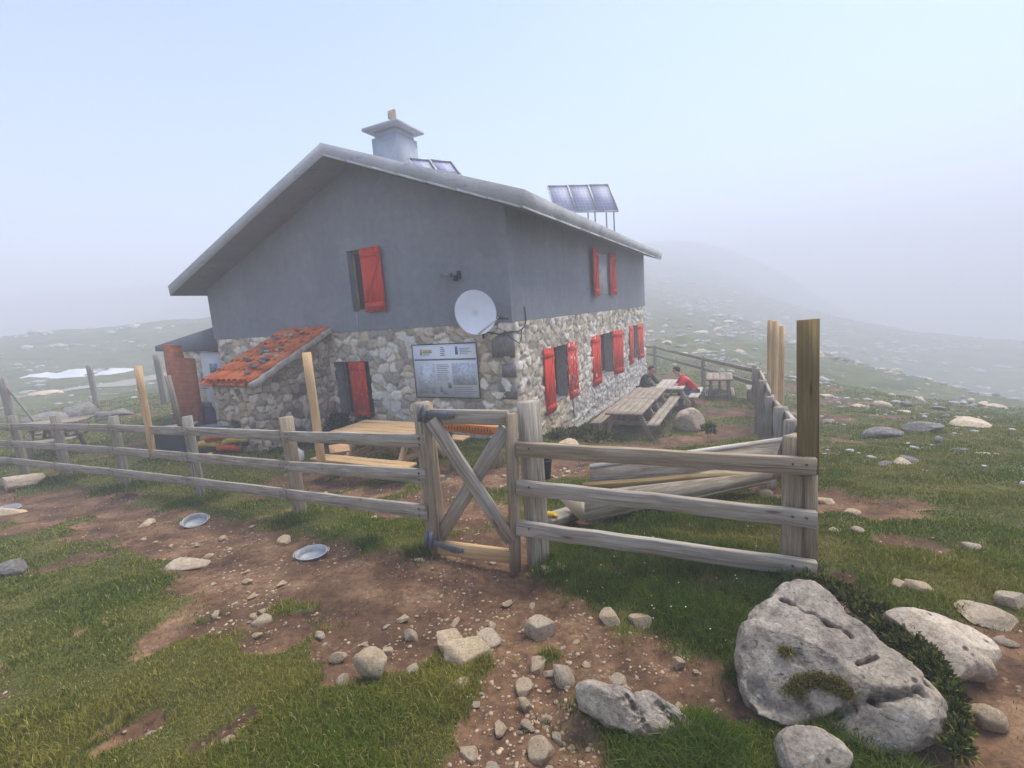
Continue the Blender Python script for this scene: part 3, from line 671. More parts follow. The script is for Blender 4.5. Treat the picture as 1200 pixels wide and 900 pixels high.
# ------------------------------------------------------------------ stone shed with tiles
SG0, SG1, SP = 4.7, 5.98, -2.0
shed = thing('stone_shed', 'small rubble stone lean-to shed with terracotta tiled roof against the gable', 'shed', HP(5.4, -1, -2.5))
def sh_top(s): return -.20+(s/ -SP)*.86
spal = [s2l(c) for c in [(176,162,142),(194,180,158),(150,138,122),(206,194,174),(164,148,128),(130,118,106),(200,178,150),(214,202,184),(184,158,128)]]
stone_wall('stone_wall', np.array([*HP(SG0, 0, 0)[:2], 0]), -sv, -gv, 0, -SP, -2.85, -.1, [], shed, res=.025, cw=.2, chh=.14, seed=61, ztop=lambda u: -.22-u*.43, pal=spal, mortar=np.array(s2l((150,136,116))))
stone_wall('stone_wall', np.array([*HP(0, SP, 0)[:2], 0]), gv, -sv, SG0, SG1, -2.85, -1.09, [(5.22, 5.5, -1.98, -1.8)], shed, res=.025, cw=.2, chh=.14, seed=67, pal=spal, mortar=np.array(s2l((150,136,116))), rev=.3)
stone_wall('stone_wall', np.array([*HP(SG1, 0, 0)[:2], 0]), -sv, gv, 0, -SP, -2.85, -.1, [], shed, res=.08, seed=71, ztop=lambda u: -.22-u*.43, pal=spal)
MB().prism([HP(5.15, SP+.25, -2.1), HP(5.6, SP+.25, -2.1), HP(5.6, SP+.25, -1.7), HP(5.15, SP+.25, -1.7)], sv*.02).build('vent_shade', M_dark, shed)  # near-black panel closing the opening, coloured as the shade inside
ri = (0.86/2.0)
def tz(s): return -.13+s*.43
tm = MB()
ng, rows = 9, 6
RG0, RG1 = 4.56, 6.04
for r in range(rows):
    s0 = -2.18+r*(2.12/rows); s1 = s0+2.12/rows+.07
    for i in range(ng):
        gc = RG0+(RG1-RG0)*(i+.5)/ng+random.gauss(0, .008); wv = (RG1-RG0)/ng*.5; jl = random.gauss(0, .012); tl = random.gauss(0, .02)
        for cover in (0, 1):
            c = gc+(wv if not cover else 0); V = []; nseg = 7
            for t, ss_, rr in ((0, s0, 1), (1, s1, .82)):
                for kq in range(nseg):
                    an = PI*kq/(nseg-1); x = math.cos(an)*wv*1.02*rr; y = math.sin(an)*wv*.85*rr
                    zz = tz(ss_)+(y if cover else -y*.6+.01)+(.055 if cover else .02)+(.028*(1-t))
                    V.append(HP(c+x, ss_+jl, zz+tl*.3))
            V += [v-np.array([0, 0, .014]) for v in V]
            Fq = [[kq, kq+1, nseg+kq+1, nseg+kq] for kq in range(nseg-1)]+[[2*nseg+kq, 3*nseg+kq, 3*nseg+kq+1, 2*nseg+kq+1] for kq in range(nseg-1)]+[[kq, 2*nseg+kq, 2*nseg+kq+1, kq+1] for kq in range(nseg-1)]
            tm.add(V, Fq)
rf = tm.build('roof', M_tile, shed, smooth=False)
dk = MB(); dk.prism([HP(RG0+.02, -2.12, tz(-2.12)-.05), HP(RG1-.02, -2.12, tz(-2.12)-.05), HP(RG1-.02, 0, tz(0)-.05), HP(RG0+.02, 0, tz(0)-.05)], (0, 0, .03)); dk.build('roof_deck', M_old, shed)
vg = MB()
for a, b in zip(np.linspace(-2.17, -.0, 8)[:-1], np.linspace(-2.17, 0, 8)[1:]): vg.board(HP(RG0-.02, a, tz(a)+.0), HP(RG0-.02, b, tz(b)+.0), .11, .1, warp=.008, seg=3)
vg.build('verge_mortar', plain('pale mortar', s2l((186,178,164)), .95, 0, .2, 9, .6), shed)
for i in range(26):
    s_ = random.uniform(-2.0, -.15); g_ = RG0+.1+(RG1-RG0-.2)*random.random()
    if random.random() < .5: g_ = RG0+.25+abs(random.gauss(0, .25))+(s_+2)*.1
    w = random.uniform(.05, .12)
    tag(rock('roof_stone', HP(g_, s_, tz(s_)+.15), (w*1.3, w, w*.5), (.1, random.uniform(.2, .5), random.uniform(0, 6)), M_lime if i % 3 else M_pink, 2+i % 4, 2),
        'flat stone weighing down the terracotta tiles of the shed roof', 'stone', 'stones on the shed roof')

# ------------------------------------------------------------------ things fixed to the hut
ib = thing('information_board', 'white visitor information board with maps and text on the gable wall', 'sign', HP(1.5, -.1, -1.1))
def GB(g0, g1, z0, z1, s_, t): return MB().prism([HP(g0, s_, z0), HP(g1, s_, z0), HP(g1, s_, z1), HP(g0, s_, z1)], sv*t)
ia, ib_, iz0, iz1 = .73, 2.26, -1.64, -.555
fm = MB()
for (p, q2) in [((ia-.01, iz0), (ib_+.01, iz0)), ((ia-.01, iz1), (ib_+.01, iz1)), ((ia, iz0), (ia, iz1)), ((ib_, iz0), (ib_, iz1))]:
    fm.board(HP(p[0], -.095, p[1]), HP(q2[0], -.095, q2[1]), .014, .016, up=sv if p[0] == q2[0] else (0, 0, 1), warp=0)
GB(ia, ib_, iz0, iz1, -.095, .03).build('panel', M_board, ib); fm.build('frame', M_black, ib)
def ip(u, v): return ib_-(ib_-ia)*u, iz1-(iz1-iz0)*v     # u to the right, v down as read
def patch(m, u0, u1, v0, v1, dz=-.0985):
    g0, z0 = ip(u0, v1); g1, z1 = ip(u1, v0); q = [HP(g0, dz, z0), HP(g1, dz, z0), HP(g1, dz, z1), HP(g0, dz, z1)]
    m.prism(q, sv*.003, 0, [(u0, v1, 0), (u1, v1, 0), (u1, v0, 0), (u0, v0, 0)]*2)
m = MB(); patch(m, .02, .98, .27, .3); m.build('title_rule', M_band, ib)
m = MB(); patch(m, .06, .33, .36, .92); m.build('relief_map', M_map1, ib)
m = MB(); patch(m, .61, .97, .36, .76); m.build('route_map', M_map2, ib)
m = MB(); patch(m, .17, .31, .1, .16); patch(m, .17, .27, .18, .2); m.build('yellow_header', M_yel, ib)
m = MB(); patch(m, .125, .155, .09, .2); m.build('emblem', plain('ochre print', s2l((180,160,110)), .5, bumps=0), ib)
m = MB(); patch(m, .68, .72, .07, .2); patch(m, .69, .71, .05, .07); m.build('blue_emblem', M_blu, ib)
m = MB(); patch(m, .53, .585, .72, .82); m.build('picture_print', M_ink, ib)
m = MB()
for i in range(9): patch(m, .37, .57-.05*random.random(), .38+i*.035, .391+i*.035)
for i in range(5): patch(m, .62, .96-.1*random.random(), .8+i*.035, .811+i*.035)
for i in range(4): patch(m, .75, .93-.08*random.random(), .09+i*.03, .1+i*.03)
for i in range(5): patch(m, .45, .53-.03*random.random(), .06+i*.035, .075+i*.035)
patch(m, .4, .44, .78, .9); patch(m, .44, .5, .86, .93); patch(m, .26, .31, .86, .92)
m.build('print', M_ink, ib)
# dish
dc = at(557.5, 366, 8.45)
dish = thing('satellite_dish', 'white satellite dish on a bracket at the hut corner', 'dish', dc)
dn_ = nrm(np.array([.28, -.86, .22])); du = nrm(np.cross((0, 0, 1), dn_)); dv = np.cross(dn_, du); DM = np.stack([du, dv, dn_], 1)
m = MB(); m.lathe([(.0, -.07), (.1, -.066), (.2, -.05), (.3, -.022), (.375, .0), (.382, .004), (.378, -.006), (.3, -.034), (.2, -.062), (.1, -.08), (0, -.084)], dc, 40, .97, 1.05, DM)
m.build('reflector', plain('chalky white dish', s2l((222,224,228)), .5, 0, .05, 5, 0), dish, True)
lnb = at(584, 372, 8.1); btm = dc-dv*.38
m = MB(); m.board(btm, lnb, .03, .03, warp=0); m.build('feed_arm', M_white, dish)
m = MB(); m.tube([lnb-dn_*.0, lnb-dn_*.08], [.035, .025], 10); m.tube([lnb, lnb+np.array([.16, .05, -.02])], [.03, .028], 8); m.build('feed_horn', M_cable, dish)
m = MB(); m.tube([dc-dn_*.08, dc-dn_*.2, HP(.55, -.02, dc[2]-.1)], .024, 8); m.tube([HP(.55, -.1, dc[2]-.5), HP(.55, -.1, dc[2]+.1)], .022, 8); m.build('bracket', M_cable, dish)
fl = thing('floodlight', 'small twin floodlight on the grey gable above the satellite dish', 'light', HP(1.04, -.06, .7))
m = MB(); m.board(HP(1.0, -.06, .66), HP(1.0, -.06, .82), .08, .05, up=sv); m.tube([HP(1.0, -.08, .74), HP(1.02, -.2, .72)], .018, 8); m.build('mount', M_black, fl)
m = MB(); m.board(HP(1.06, -.26, .74), HP(1.27, -.24, .755), .11, .08); m.build('lamp_head', M_steel, fl)
m = MB(); m.board(HP(.93, -.24, .66), HP(1.0, -.24, .68), .1, .1); m.build('sensor', M_black, fl)
# solar panels
def solar(label, tl, tr_, bl_, br_, npan, legs, foot):
    c = (np.asarray(bl_)+np.asarray(br_))/2; t = thing('solar_array', label, 'solar panel', c)
    A = lambda u, v: tl*(1-u)*(1-v)+tr_*u*(1-v)+bl_*(1-u)*v+br_*u*v
    nn = nrm(np.cross(br_-bl_, tl-bl_)); nn = nn if nn[1] < 0 else -nn
    L = np.linalg.norm(br_-bl_); Hh = np.linalg.norm(tl-bl_)
    for i in range(npan):
        u0, u1 = i/npan+.006, (i+1)/npan-.006; m = MB()
        q = [A(u0, .99), A(u1, .99), A(u1, .01), A(u0, .01)]; pw = L/npan
        m.prism(q, -nn*.035, 0, [(0, 0, 0), (pw, 0, 0), (pw, Hh, 0), (0, Hh, 0)]*2); p = m.build('panel', M_solar, t)
        f = MB()
        for a, b in ((0, 1), (1, 2), (2, 3), (3, 0)): f.board(q[a]+nn*.004, q[b]+nn*.004, .03, .045, up=nn, warp=0, seg=1)
        f.build('panel_frame', M_alu, p)
    m = MB()
    for u in legs:
        for v in (.15, .98):
            p = A(u, v)-nn*.05; m.tube([p, (p[0], p[1], foot(p))], .022, 6)
    m.build('stand', M_steel, t)
def roof_foot(p):
    d = p-C0; g = float(np.dot(d[:2], gv[:2])); return zb_(g)+tk-.02
solar('three tilted solar panels standing on the roof edge', at(641, 218, 16.6), at(713, 216, 16.6), at(651, 249, 16.1), at(725, 248, 16.1), 3, (.16, .63, .93), roof_foot)
ptl, ptr = HP(2.6, 1.6, CZ+3.72), HP(1.75, .85, CZ+3.42)
solar('low solar panel half hidden behind the chimney on the roof', at(478, 186, 10.6), at(529, 190, 10.6), at(490, 206, 10.2), at(541, 206.5, 10.2), 2, (.2, .8), roof_foot)

# ------------------------------------------------------------------ fences and gate
def post(m, px, ytop, ybot, D, w=.11, h=.11, ang=0, extra=.25, mi=0):
    t = at(px, ytop, D); b = at(px, ybot, D); b = np.array([t[0], t[1], min(b[2], GZ(t[0], t[1]))-extra])
    m.board(b, t, w, h, up=(math.sin(ang), -math.cos(ang), 0), ch=.008, warp=.003, mi=mi); return t
fA = thing('wooden_fence', 'long grey three-rail fence running left from the gate', 'fence', gp(230, 590))
FP = [(495,472,645,3.52),(335,489,605,5.2),(219,488,582,6.5),(132,488,570,7.5),(64,487,560,8.4),(14,487,557,8.9),(-75,487,550,9.6),(-150,487,545,10.2)]
for i, (px, yt, yb, D) in enumerate(FP):
    m = MB(); post(m, px, yt, yb, D, .12 if i != 1 else .14, .12, .5); m.build('post', M_brown if i < 2 else M_old, fA)
RA = {'t': [517,511,505,502,500,500,500,500], 'm': [558,546,535,528,523,520,516,512], 'b': [600,578.5,563.5,553,546,540,535,530]}
for kk, ys in RA.items():
    for i in range(len(FP)-1):
        a = at(FP[i][0]+(6 if i == 0 else 0), ys[i], FP[i][3]-.085); b = at(FP[i+1][0], ys[i+1], FP[i+1][3]-.085)
        m = MB(); m.board(a, b, .038, .115 if i else .105, warp=.0018, seg=8); r_ = m.build('rail', M_grey, fA)
        for s_ in (.03, .97):
            p = a+(b-a)*s_
            for dz in (-.025, .025): nm = MB(); nm.tube([p+np.array([-.01, -.03, dz]), p+np.array([-.02, .0, dz])], .006, 6); nm.build('nail', M_cable, r_)
for (xt, yt, xb, yb, D) in [(161.5,429,180,537,6.85),(359,413,379,557,4.78)]:
    m = MB(); m.board(at(xb, yb, D), at(xt, yt, D), .085, .05, up=(.4, -.9, 0), warp=.003); m.build('upright_plank', M_fresh, fA)
m = MB(); m.board(at(212, 500, 6.75), at(196, 440, 6.75), .07, .03, up=(.4, -.9, 0)); m.build('upright_plank', M_old, fA)
# gate
gt = thing('garden_gate', 'grey wooden gate with crossed braces and metal strap hinges', 'gate', at(555, 655, 3.35))
m = MB(); m.board(at(511, 650, 3.43), at(500, 474, 3.43), .065, .06, up=(.3, -.95, 0)); m.build('stile', M_brown, gt)
m = MB(); m.board(at(604, 669, 3.2), at(599, 485, 3.2), .07, .06, up=(.3, -.95, 0)); m.build('stile', M_brown, gt)
m = MB(); m.board(at(505, 487.5, 3.41), at(596, 489.5, 3.21), .04, .1); m.build('rail', M_grey, gt)
m = MB(); m.board(at(514, 641, 3.41), at(601, 652, 3.21), .04, .1); m.build('rail', M_new, gt)
m = MB(); m.board(at(506, 492, 3.38), at(600, 634, 3.18), .035, .1, up=(0, 0, 1), warp=.002); m.build('brace', M_grey, gt)
m = MB(); m.board(at(516, 628, 3.44), at(593, 502, 3.24), .035, .1, up=(0, 0, 1), warp=.002); m.build('brace', M_grey, gt)
for (x0, y0, x1, y1) in [(492,485,529,487),(500,633,540,645)]:
    m = MB(); m.board(at(x0, y0, 3.40), at(x1-5, y1, 3.33), .008, .048, warp=0, seg=1); m.board(at(x1-5, y1, 3.33), at(x1+3, y1+.5, 3.315), .008, .046, warp=0, seg=1, taper=.6)
    m.board(at(x0, y0-9, 3.4), at(x0, y0+9, 3.4), .035, .012, up=(.3, -.95, 0), warp=0, seg=1)
    m.tube([at(x0+5, y0-10, 3.385), at(x0+5, y0+10, 3.385)], .016, 8); m.build('strap_hinge', M_steel, gt)
# front fence right of the gate and the run up the slope
fB = thing('wooden_fence', 'weathered fence right of the gate turning back beside the tall post', 'fence', gp(800, 690))
m = MB(); post(m, 619, 471, 656, 3.3, .135, .125, .35); m.build('post', M_grey, fB)
for (y0, y1, hh) in [(526,546.5,.098),(570,609,.098),(618,667,.1)]:
    m = MB(); m.board(at(606, y0, 3.17), at(956, y1, 2.63), .045, hh, warp=.003, seg=10); r_ = m.build('rail', M_brown if y0 == 526 else M_grey, fB)
    for s_ in (.05, .93, .97):
        p = at(606, y0, 3.17)*(1-s_)+at(956, y1, 2.63)*s_; nm = MB(); nm.tube([p+np.array([-.01, -.035, .015]), p+np.array([0, .0, .015])], .006, 6); nm.build('nail', M_cable, r_)
m = MB(); post(m, 935.5, 511, 662, 2.8, .125, .12, .42); m.build('post', M_brown, fB)
m = MB(); m.board(at(951, 668, 2.70), at(951, 500, 2.70), .05, .05, up=(.4, -.9, 0)); m.build('post', M_brown, fB)
m = MB(); m.board(at(946.5, 556, 2.69), at(947, 374.5, 2.69), .107, .05, up=(.12, -.99, 0), warp=.001); m.build('tall_post', M_tan, fB)
RP = [(929,492,4.0),(915,477,5.0),(903,465,6.3),(894,446,8.0),(888,432,10.2),(885,428,13.5)]
base = np.array([1.85, 2.9]); tops = []
for i, (px, yt, D) in enumerate(RP):
    m = MB(); tp = at(px, yt, D); tops.append(tp); gz = GZ(tp[0], tp[1])
    m.board((tp[0], tp[1], gz-.3), tp, .11, .1, up=(.45, -.9, 0), warp=.003); m.build('post', M_old, fB)
prev = at(941, 520, 2.9)
for j, dz in enumerate((-.1, -.45, -.78)):
    pv = prev+np.array([.05, 0, dz+.1])
    for tp in tops:
        q = tp+np.array([.06, 0, dz]); m = MB(); m.board(pv, q, .04, .11, warp=.004); m.build('rail', M_grey, fB); pv = q
for (px, yt, D, w) in [(916.5, 382, 6.2, .055), (908.5, 376, 6.8, .09), (903, 375, 8.4, .1)]:
    t_ = at(px, yt, D); m = MB(); m.board((t_[0], t_[1], GZ(t_[0], t_[1])+.35), t_, w, .05, up=(.45, -.9, 0)); m.build('upright_plank', M_fresh, fB)
# far fence
fC = thing('wooden_fence', 'distant two-rail fence beyond the picnic tables and seated people', 'fence', gp(825, 455))
fp = []
for (px, yt, D) in [(885,430,14.0),(824,417,18.5),(767,404,23.0),(700,396,27),(640,390,31)]:
    tp = at(px, yt, D); gz = GZ(tp[0], tp[1]); m = MB(); m.board((tp[0], tp[1], gz-.2), tp, .13, .13, up=(.2, -.9, 0)); m.build('post', M_old, fC); fp.append(tp)
for dz in (-.12, -.5):
    for a, b in zip(fp[:-1], fp[1:]):
        m = MB(); m.board(a+np.array([0, -.08, dz]), b+np.array([0, -.08, dz]), .05, .12, warp=.01); m.build('rail', M_old, fC)
# lone posts in the left meadow
for (px, yt, yb, D, lab, w) in [(2,443,492,14.5,'grey braced post at the left edge of the picture',.16),(104,428,470,20,'faint slim post in front of the white tarpaulin',.17),(183,416,452,19,'pale grey post left of the brick screen',.2)]:
    t_ = at(px, yt, D); fo = np.array([t_[0], t_[1], GZ(t_[0], t_[1])]); t = thing('field_post', lab, 'post', fo)
    m = MB(); m.board(fo-np.array([0, 0, .2]), t_, w, w, up=(.3, -.9, 0)); m.build('shaft', M_old, t)
    if px == 2: m = MB(); m.board(fo+np.array([.6, .2, -.1]), t_-np.array([0, 0, .15]), .05, .05, up=(.3, -.9, 0)); m.build('strut', M_old, t)

# ------------------------------------------------------------------ tables
def picnic(name, label, loc, rot, L, Wt, Ht, Wo, Hb, mat, group=None, nb=5, bw=.26, under=1):
    t = thing(name, label, 'table', loc, rot, group, local=True)
    m = MB(); bwid = Wt/nb
    for i in range(nb): m.board((-L/2+random.uniform(-.01, .01), -Wt/2+bwid*(i+.5), Ht-.02), (L/2+random.uniform(-.01, .01), -Wt/2+bwid*(i+.5), Ht-.02+random.gauss(0, .004)), bwid-.008, .04, warp=.003)
    m.build('tabletop', mat, t)
    for s_ in (-1, 1):
        m = MB()
        for q in (0, 1): m.board((-L/2, s_*(Wo/2-bw*(q+.5)/2), Hb-.02), (L/2, s_*(Wo/2-bw*(q+.5)/2), Hb-.02), bw/2-.008, .04, warp=.003)
        m.build('bench', mat, t)
    for e in (-1, 1):
        x = e*(L/2-.38)
        for s_ in (-1, 1):
            m = MB(); m.board((x, s_*(Wo/2-.16), -.12), (x, s_*(Wt/2-.14), Ht-.045), .045, .1, up=(0, 1, 0)); m.build('leg', mat, t)
        m = MB(); m.board((x+.045, -Wo/2+.03, Hb-.08), (x+.045, Wo/2-.03, Hb-.08), .04, .09); m.board((x+.045, -Wt/2+.03, Ht-.08), (x+.045, Wt/2-.03, Ht-.08), .04, .08); m.build('crossbar', mat, t)
    m = MB()
    for e in (-1, 1): m.board((e*(L/2-.42), 0, Hb-.06), (e*.12, 0, Ht-.06), .04, .07, up=(0, 1, 0))
    m.build('brace', mat, t)
    return t
SA = math.atan2(sv[1], sv[0]); GA = math.atan2(gv[1], gv[0])
TZ = -3.06
pt = picnic('picnic_table', 'weathered grey picnic table nearest the hut windows', HP(-1.5, 2.98, TZ), SA, 1.7, .8, .68, 1.5, .45, M_table, 'picnic tables beside the hut')
dup(pt, HP(-1.52, 4.60, TZ-.005), SA, 'weathered grey picnic table end to end between the nearest one and the seated people')
t3 = picnic('picnic_table', 'paler picnic table where the person in the red jacket sits', HP(-1.95, 6.3, TZ-.04), SA, 1.6, .78, .68, 1.55, .45, M_pale, 'picnic tables beside the hut')
fg_ = picnic('picnic_table', 'small grey table standing by the far fence beyond the red jacket', HP(-3.06, 9.1, -3.34), SA+.06, 1.5, .8, .72, .9, .2, M_table, nb=4, bw=.1)
tb = HP(-4.05, 8.7, -3.32)
bn = thing('bench', 'low grey bench right of the small far table', 'bench', tb, SA+.06, local=True)
m = MB()
for q in (-1, 0, 1): m.board((-.45, q*.13, .38), (.45, q*.13, .38), .12, .04)
m.build('seat', M_table, bn)
for e in (-.3, .3):
    m = MB(); m.board((e, 0, -.1), (e, 0, .36), .3, .06, up=(1, 0, 0)); m.build('leg', M_table, bn)
gzt = GZ(*HP(.9, -2.55, 0)[:2])
picnic('picnic_table', 'honey coloured new picnic table between the fence and the gable', HP(.92, -2.5, gzt), GA, 1.75, .78, -1.63-gzt, 1.65, -1.63-gzt-.3, M_new)
mt = at(455, 540, 6.3)
lp = gp(30, 545); picnic('picnic_table', 'grey picnic table half hidden behind the fence at far left', (lp[0]-.15, lp[1]+.9, GZ(lp[0], lp[1]+.9)), .3, 1.25, .75, .72, 1.5, .42, M_table)
# orange plank bench behind the gate
ob = thing('plank_bench', 'bench with orange varnished carved board seen through the gate', 'bench', HP(.0, -2.2, -2.4))
a, b = at(511, 499.5, 6.6), at(588, 505.5, 6.4)
m = MB(); m.board(a, b, .05, .125, warp=.003); pb = m.build('board', M_orange, ob)
m = MB()
for i in range(16):
    p = a+(b-a)*(.15+.045*i); m.board(p+np.array([0, -.028, -.02]), p+np.array([.012, -.028, .02+.01*(i % 3)]), .006, .012, warp=0, seg=1)
m.build('carved_marks', plain('burnt marks', (.08, .04, .02), .9), pb)
for s_ in (.12, .88):
    p = a+(b-a)*s_+np.array([.05, .12, 0]); m = MB(); m.board((p[0], p[1], GZ(p[0], p[1])-.1), (p[0], p[1], p[2]-.02), .08, .07, up=(0, 1, 0)); m.build('leg', M_brown, ob)
m = MB(); m.board(a+np.array([0, .2, .03]), b+np.array([0, .2, .03]), .34, .035); m.build('seat', M_brown, ob)
# feeding trough behind the right fence
tg = thing('wooden_trough', 'long pale plank feeding trough on stubby legs behind the front fence', 'trough', gp(780, 620))
def plank(name, q, mat, th=.03, nsub=1):
    q = [np.asarray(v, float) for v in q]; nn = nrm(np.cross(q[1]-q[0], q[3]-q[0])); nn = nn if nn[1] > 0 else -nn
    e = nrm(q[1]-q[0]); v_ = np.cross(nn, e); m = MB()
    for k_ in range(nsub):
        a_, b_ = k_/nsub+(.02 if k_ else 0), (k_+1)/nsub; r_ = random.uniform(0, 40)
        qq = [q[0]*(1-a_)+q[3]*a_, q[1]*(1-a_)+q[2]*a_, q[1]*(1-b_)+q[2]*b_, q[0]*(1-b_)+q[3]*b_]; dd = nn*(.004*k_)
        P_ = [(r_+np.dot(p-q[0], e), np.dot(p-q[0], v_), 3) for p in qq]; m.prism([p+dd for p in qq], nn*th, 0, P_+[(a1, b1, 3.05) for a1, b1, c1_ in P_])
    return m.build(name, mat, tg)
plank('back_board', [at(692, 567, 4.1), at(905, 553, 4.6), at(916, 514, 4.75), at(693, 545, 4.2)], M_trough)
plank('skylit_edge', [at(692, 548, 4.17), at(916, 517, 4.72), at(917, 512, 4.75), at(691, 544, 4.2)], M_pale, .022, 1)  # paler strip paints in the sky light along the top of the board
m = MB(); m.board(at(684, 572, 3.98), at(908, 556, 4.5), .08, .075, warp=.004); m.build('beam', M_tan, tg)
c0, c1, c2, e2 = at(660, 585, 3.95), at(685, 577, 3.74), at(684.5, 610, 3.70), at(904, 563, 4.3)
plank('front_board', [c2, e2, at(906, 553, 4.36), c1], M_trough)
d_ = nrm(e2-c2)
m = MB(); m.prism([c0, at(685, 587, 3.725), c2], -d_*.03); m.build('end_board', plain('bleached end board', s2l((192,176,150)), .8, 0, .12, 8, .3), tg)
m = MB(); m.prism([c2+d_*.03, c0+d_*.03, c0+(e2-c2), e2-d_*.01], np.array([0, .01, -.03]), 0); m.build('floor_board', M_brown, tg)
for (x, y, D) in [(722,612,3.95),(895,575,4.4),(705,590,4.2),(900,560,4.7)]:
    p = at(x, y, D); m = MB(); m.board((p[0], p[1], GZ(p[0], p[1])-.1), p, .13, .1, up=(0, 1, 0)); m.build('leg', M_brown, tg)
m = MB(); m.board(at(700, 600, 4.25), at(905, 577, 4.7), .05, .1); m.build('stretcher', M_tan, tg)
bm_ = thing('timber_beam', 'short grey squared timber lying left of the trough', 'beam', at(660, 615, 3.8))
m = MB(); m.board(at(640, 612, 3.75), at(674, 601, 4.05), .13, .09, up=(0, -.3, 1)); m.build('timber', M_grey, bm_)
gl_ = thing('work_glove', 'yellow and blue work glove on the short grey timber', 'glove', at(642, 603, 3.75))
p0 = at(642, 606, 3.75); m = MB()
m.tube([p0+np.array([-.03, 0, .01]), p0+np.array([.01, .01, .02]), p0+np.array([.04, .02, .012])], [.018, .03, .022], 8)
for i in range(4): m.tube([p0+np.array([.04, .005+.012*i, .012]), p0+np.array([.085, .0+.016*i, .0])], [.01, .007], 6)
m.build('glove_body', plain('yellow cloth', s2l((206,170,60)), .9), gl_, True)
m = MB(); m.tube([p0+np.array([-.06, 0, .005]), p0+np.array([-.025, 0, .012])], [.024, .021], 8); m.build('cuff', plain('blue cloth', s2l((60,80,120)), .9), gl_, True)
# bucket
bp = gp(637, 560); bk = thing('bucket', 'black plastic bucket behind the gate post', 'bucket', bp)
m = MB(); m.lathe([(.0, 0), (.085, 0), (.115, .24), (.122, .245), (.122, .26), (.108, .26), (.1, .22), (.08, .02), (0, .02)], bp+np.array([0, 0, -.02]), 24); m.build('pail', M_black, bk, True)
m = MB(); m.tube([bp+np.array([.118*math.cos(t), .03*math.sin(t)-.02, .24-.12*math.sin(t)*.4]) for t in np.linspace(0, PI, 9)], .004, 6); m.build('handle', M_steel, bk)
# pans on the path
def pan(px, py, rx, ry, hgt, tilt, yaw, lab):
    p = gp(px, py); p[2] = GZ(p[0], p[1])+.01; t = thing('metal_pan', lab, 'pan', p)
    M3 = np.array((Matrix.Rotation(yaw, 3, 'Z') @ Matrix.Rotation(tilt, 3, 'X')).to_3x3())
    m = MB(); m.lathe([(0, 0), (.8, 0), (.86, .01), (.97, hgt-.006), (1.03, hgt-.002), (1.04, hgt+.003), (.96, hgt+.003), (.84, .018), (.78, .01), (0, .01)], p, 36, rx, ry, None)
    V = np.array(m.v)-p; Vz = V.copy(); V = Vz @ M3.T; m.v = [tuple(q) for q in V+p]
    m.build('basin', M_alu, t, True)
    for e in (-1, 1):
        h = MB(); h.tube([p+M3 @ np.array([e*(rx*1.02+.012*math.sin(a_)), ry*.3*math.cos(a_), hgt]) for a_ in np.linspace(0, PI, 7)], .006, 6); h.build('handle', M_alu, t)
pan(365, 646, .125, .09, .06, .22, .25, 'battered oval aluminium pan tilted on the bare earth')
pan(229, 611, .13, .1, .07, .5, .55, 'smaller tipped metal pan on the path further left')
pan(8, 597, .17, .13, .07, .1, .1, 'metal pan at the left edge on the path')
# bins, bundle, junk by the shed
b0 = gp(208, 533); bb = thing('plastic_tub', 'blue grey plastic tub behind the fence post left of the shed', 'tub', b0)
m = MB(); m.lathe([(0, 0), (.36, 0), (.42, .5), (.45, .52), (.45, .56), (.4, .56), (.36, .08), (0, .06)], b0, 4, 1, .8, np.array(Matrix.Rotation(.95, 3, 'Z'))); m.build('tub_body', plain('blue grey plastic', s2l((112,124,142)), .5, 0, .1, 3), bb)
m = MB(); m.board(b0+np.array([-.36, -.1, .56]), b0+np.array([.36, .16, .58]), .6, .03, warp=0); m.build('lid', plain('grey plastic lid', s2l((140,150,164)), .5, 0, .1, 3), bb)
b1 = gp(238, 531); b1[2] -= .02; bb = thing('plastic_crate', 'dark slate storage crate between tub and shed wall', 'crate', b1)
m = MB(); m.board(b1+np.array([-.05, .1, .25]), b1+np.array([.85, .45, .25]), .55, .5, warp=.003); m.build('crate_body', plain('slate plastic', s2l((70,76,92)), .5, 0, .15, 3), bb)
m = MB(); m.board(b1+np.array([-.08, .08, .51]), b1+np.array([.88, .46, .52]), .6, .04, warp=.002); m.build('lid', plain('blue lid', s2l((104,116,140)), .5, 0, .12, 3), bb)
for j, (dx, lab, cc_) in enumerate([(.0, 'blue gas cylinder left one beside the white door', (92,104,124)), (.38, 'darker gas cylinder right one beside the shed corner', (66,72,90))]):
    gb = HP(9.1-dx, -.55-.0*j, -2.5); t = thing('gas_cylinder', lab, 'cylinder', gb)
    m = MB(); m.lathe([(0, 0), (.15, 0), (.16, .03), (.16, .45), (.13, .55), (.05, .6), (0, .6)], gb, 20); m.build('body', plain('cylinder paint %d' % j, s2l(cc_), .45, 0, .15, 4), t, True)
    m = MB(); m.lathe([(.1, .56), (.11, .56), (.11, .7), (.1, .7)], gb, 16); m.build('collar', M_steel, t)
bp = gp(268, 533); hb = thing('striped_bundle', 'heap of orange, yellow and black straps rolled against the shed', 'bundle', bp)
cols = [plain('orange webbing', s2l((214,92,40)), .8), plain('yellow webbing', s2l((206,176,84)), .8), plain('black webbing', (.02, .02, .022), .8), plain('navy cloth', s2l((40,44,58)), .9)]
ms = [MB() for _ in cols]
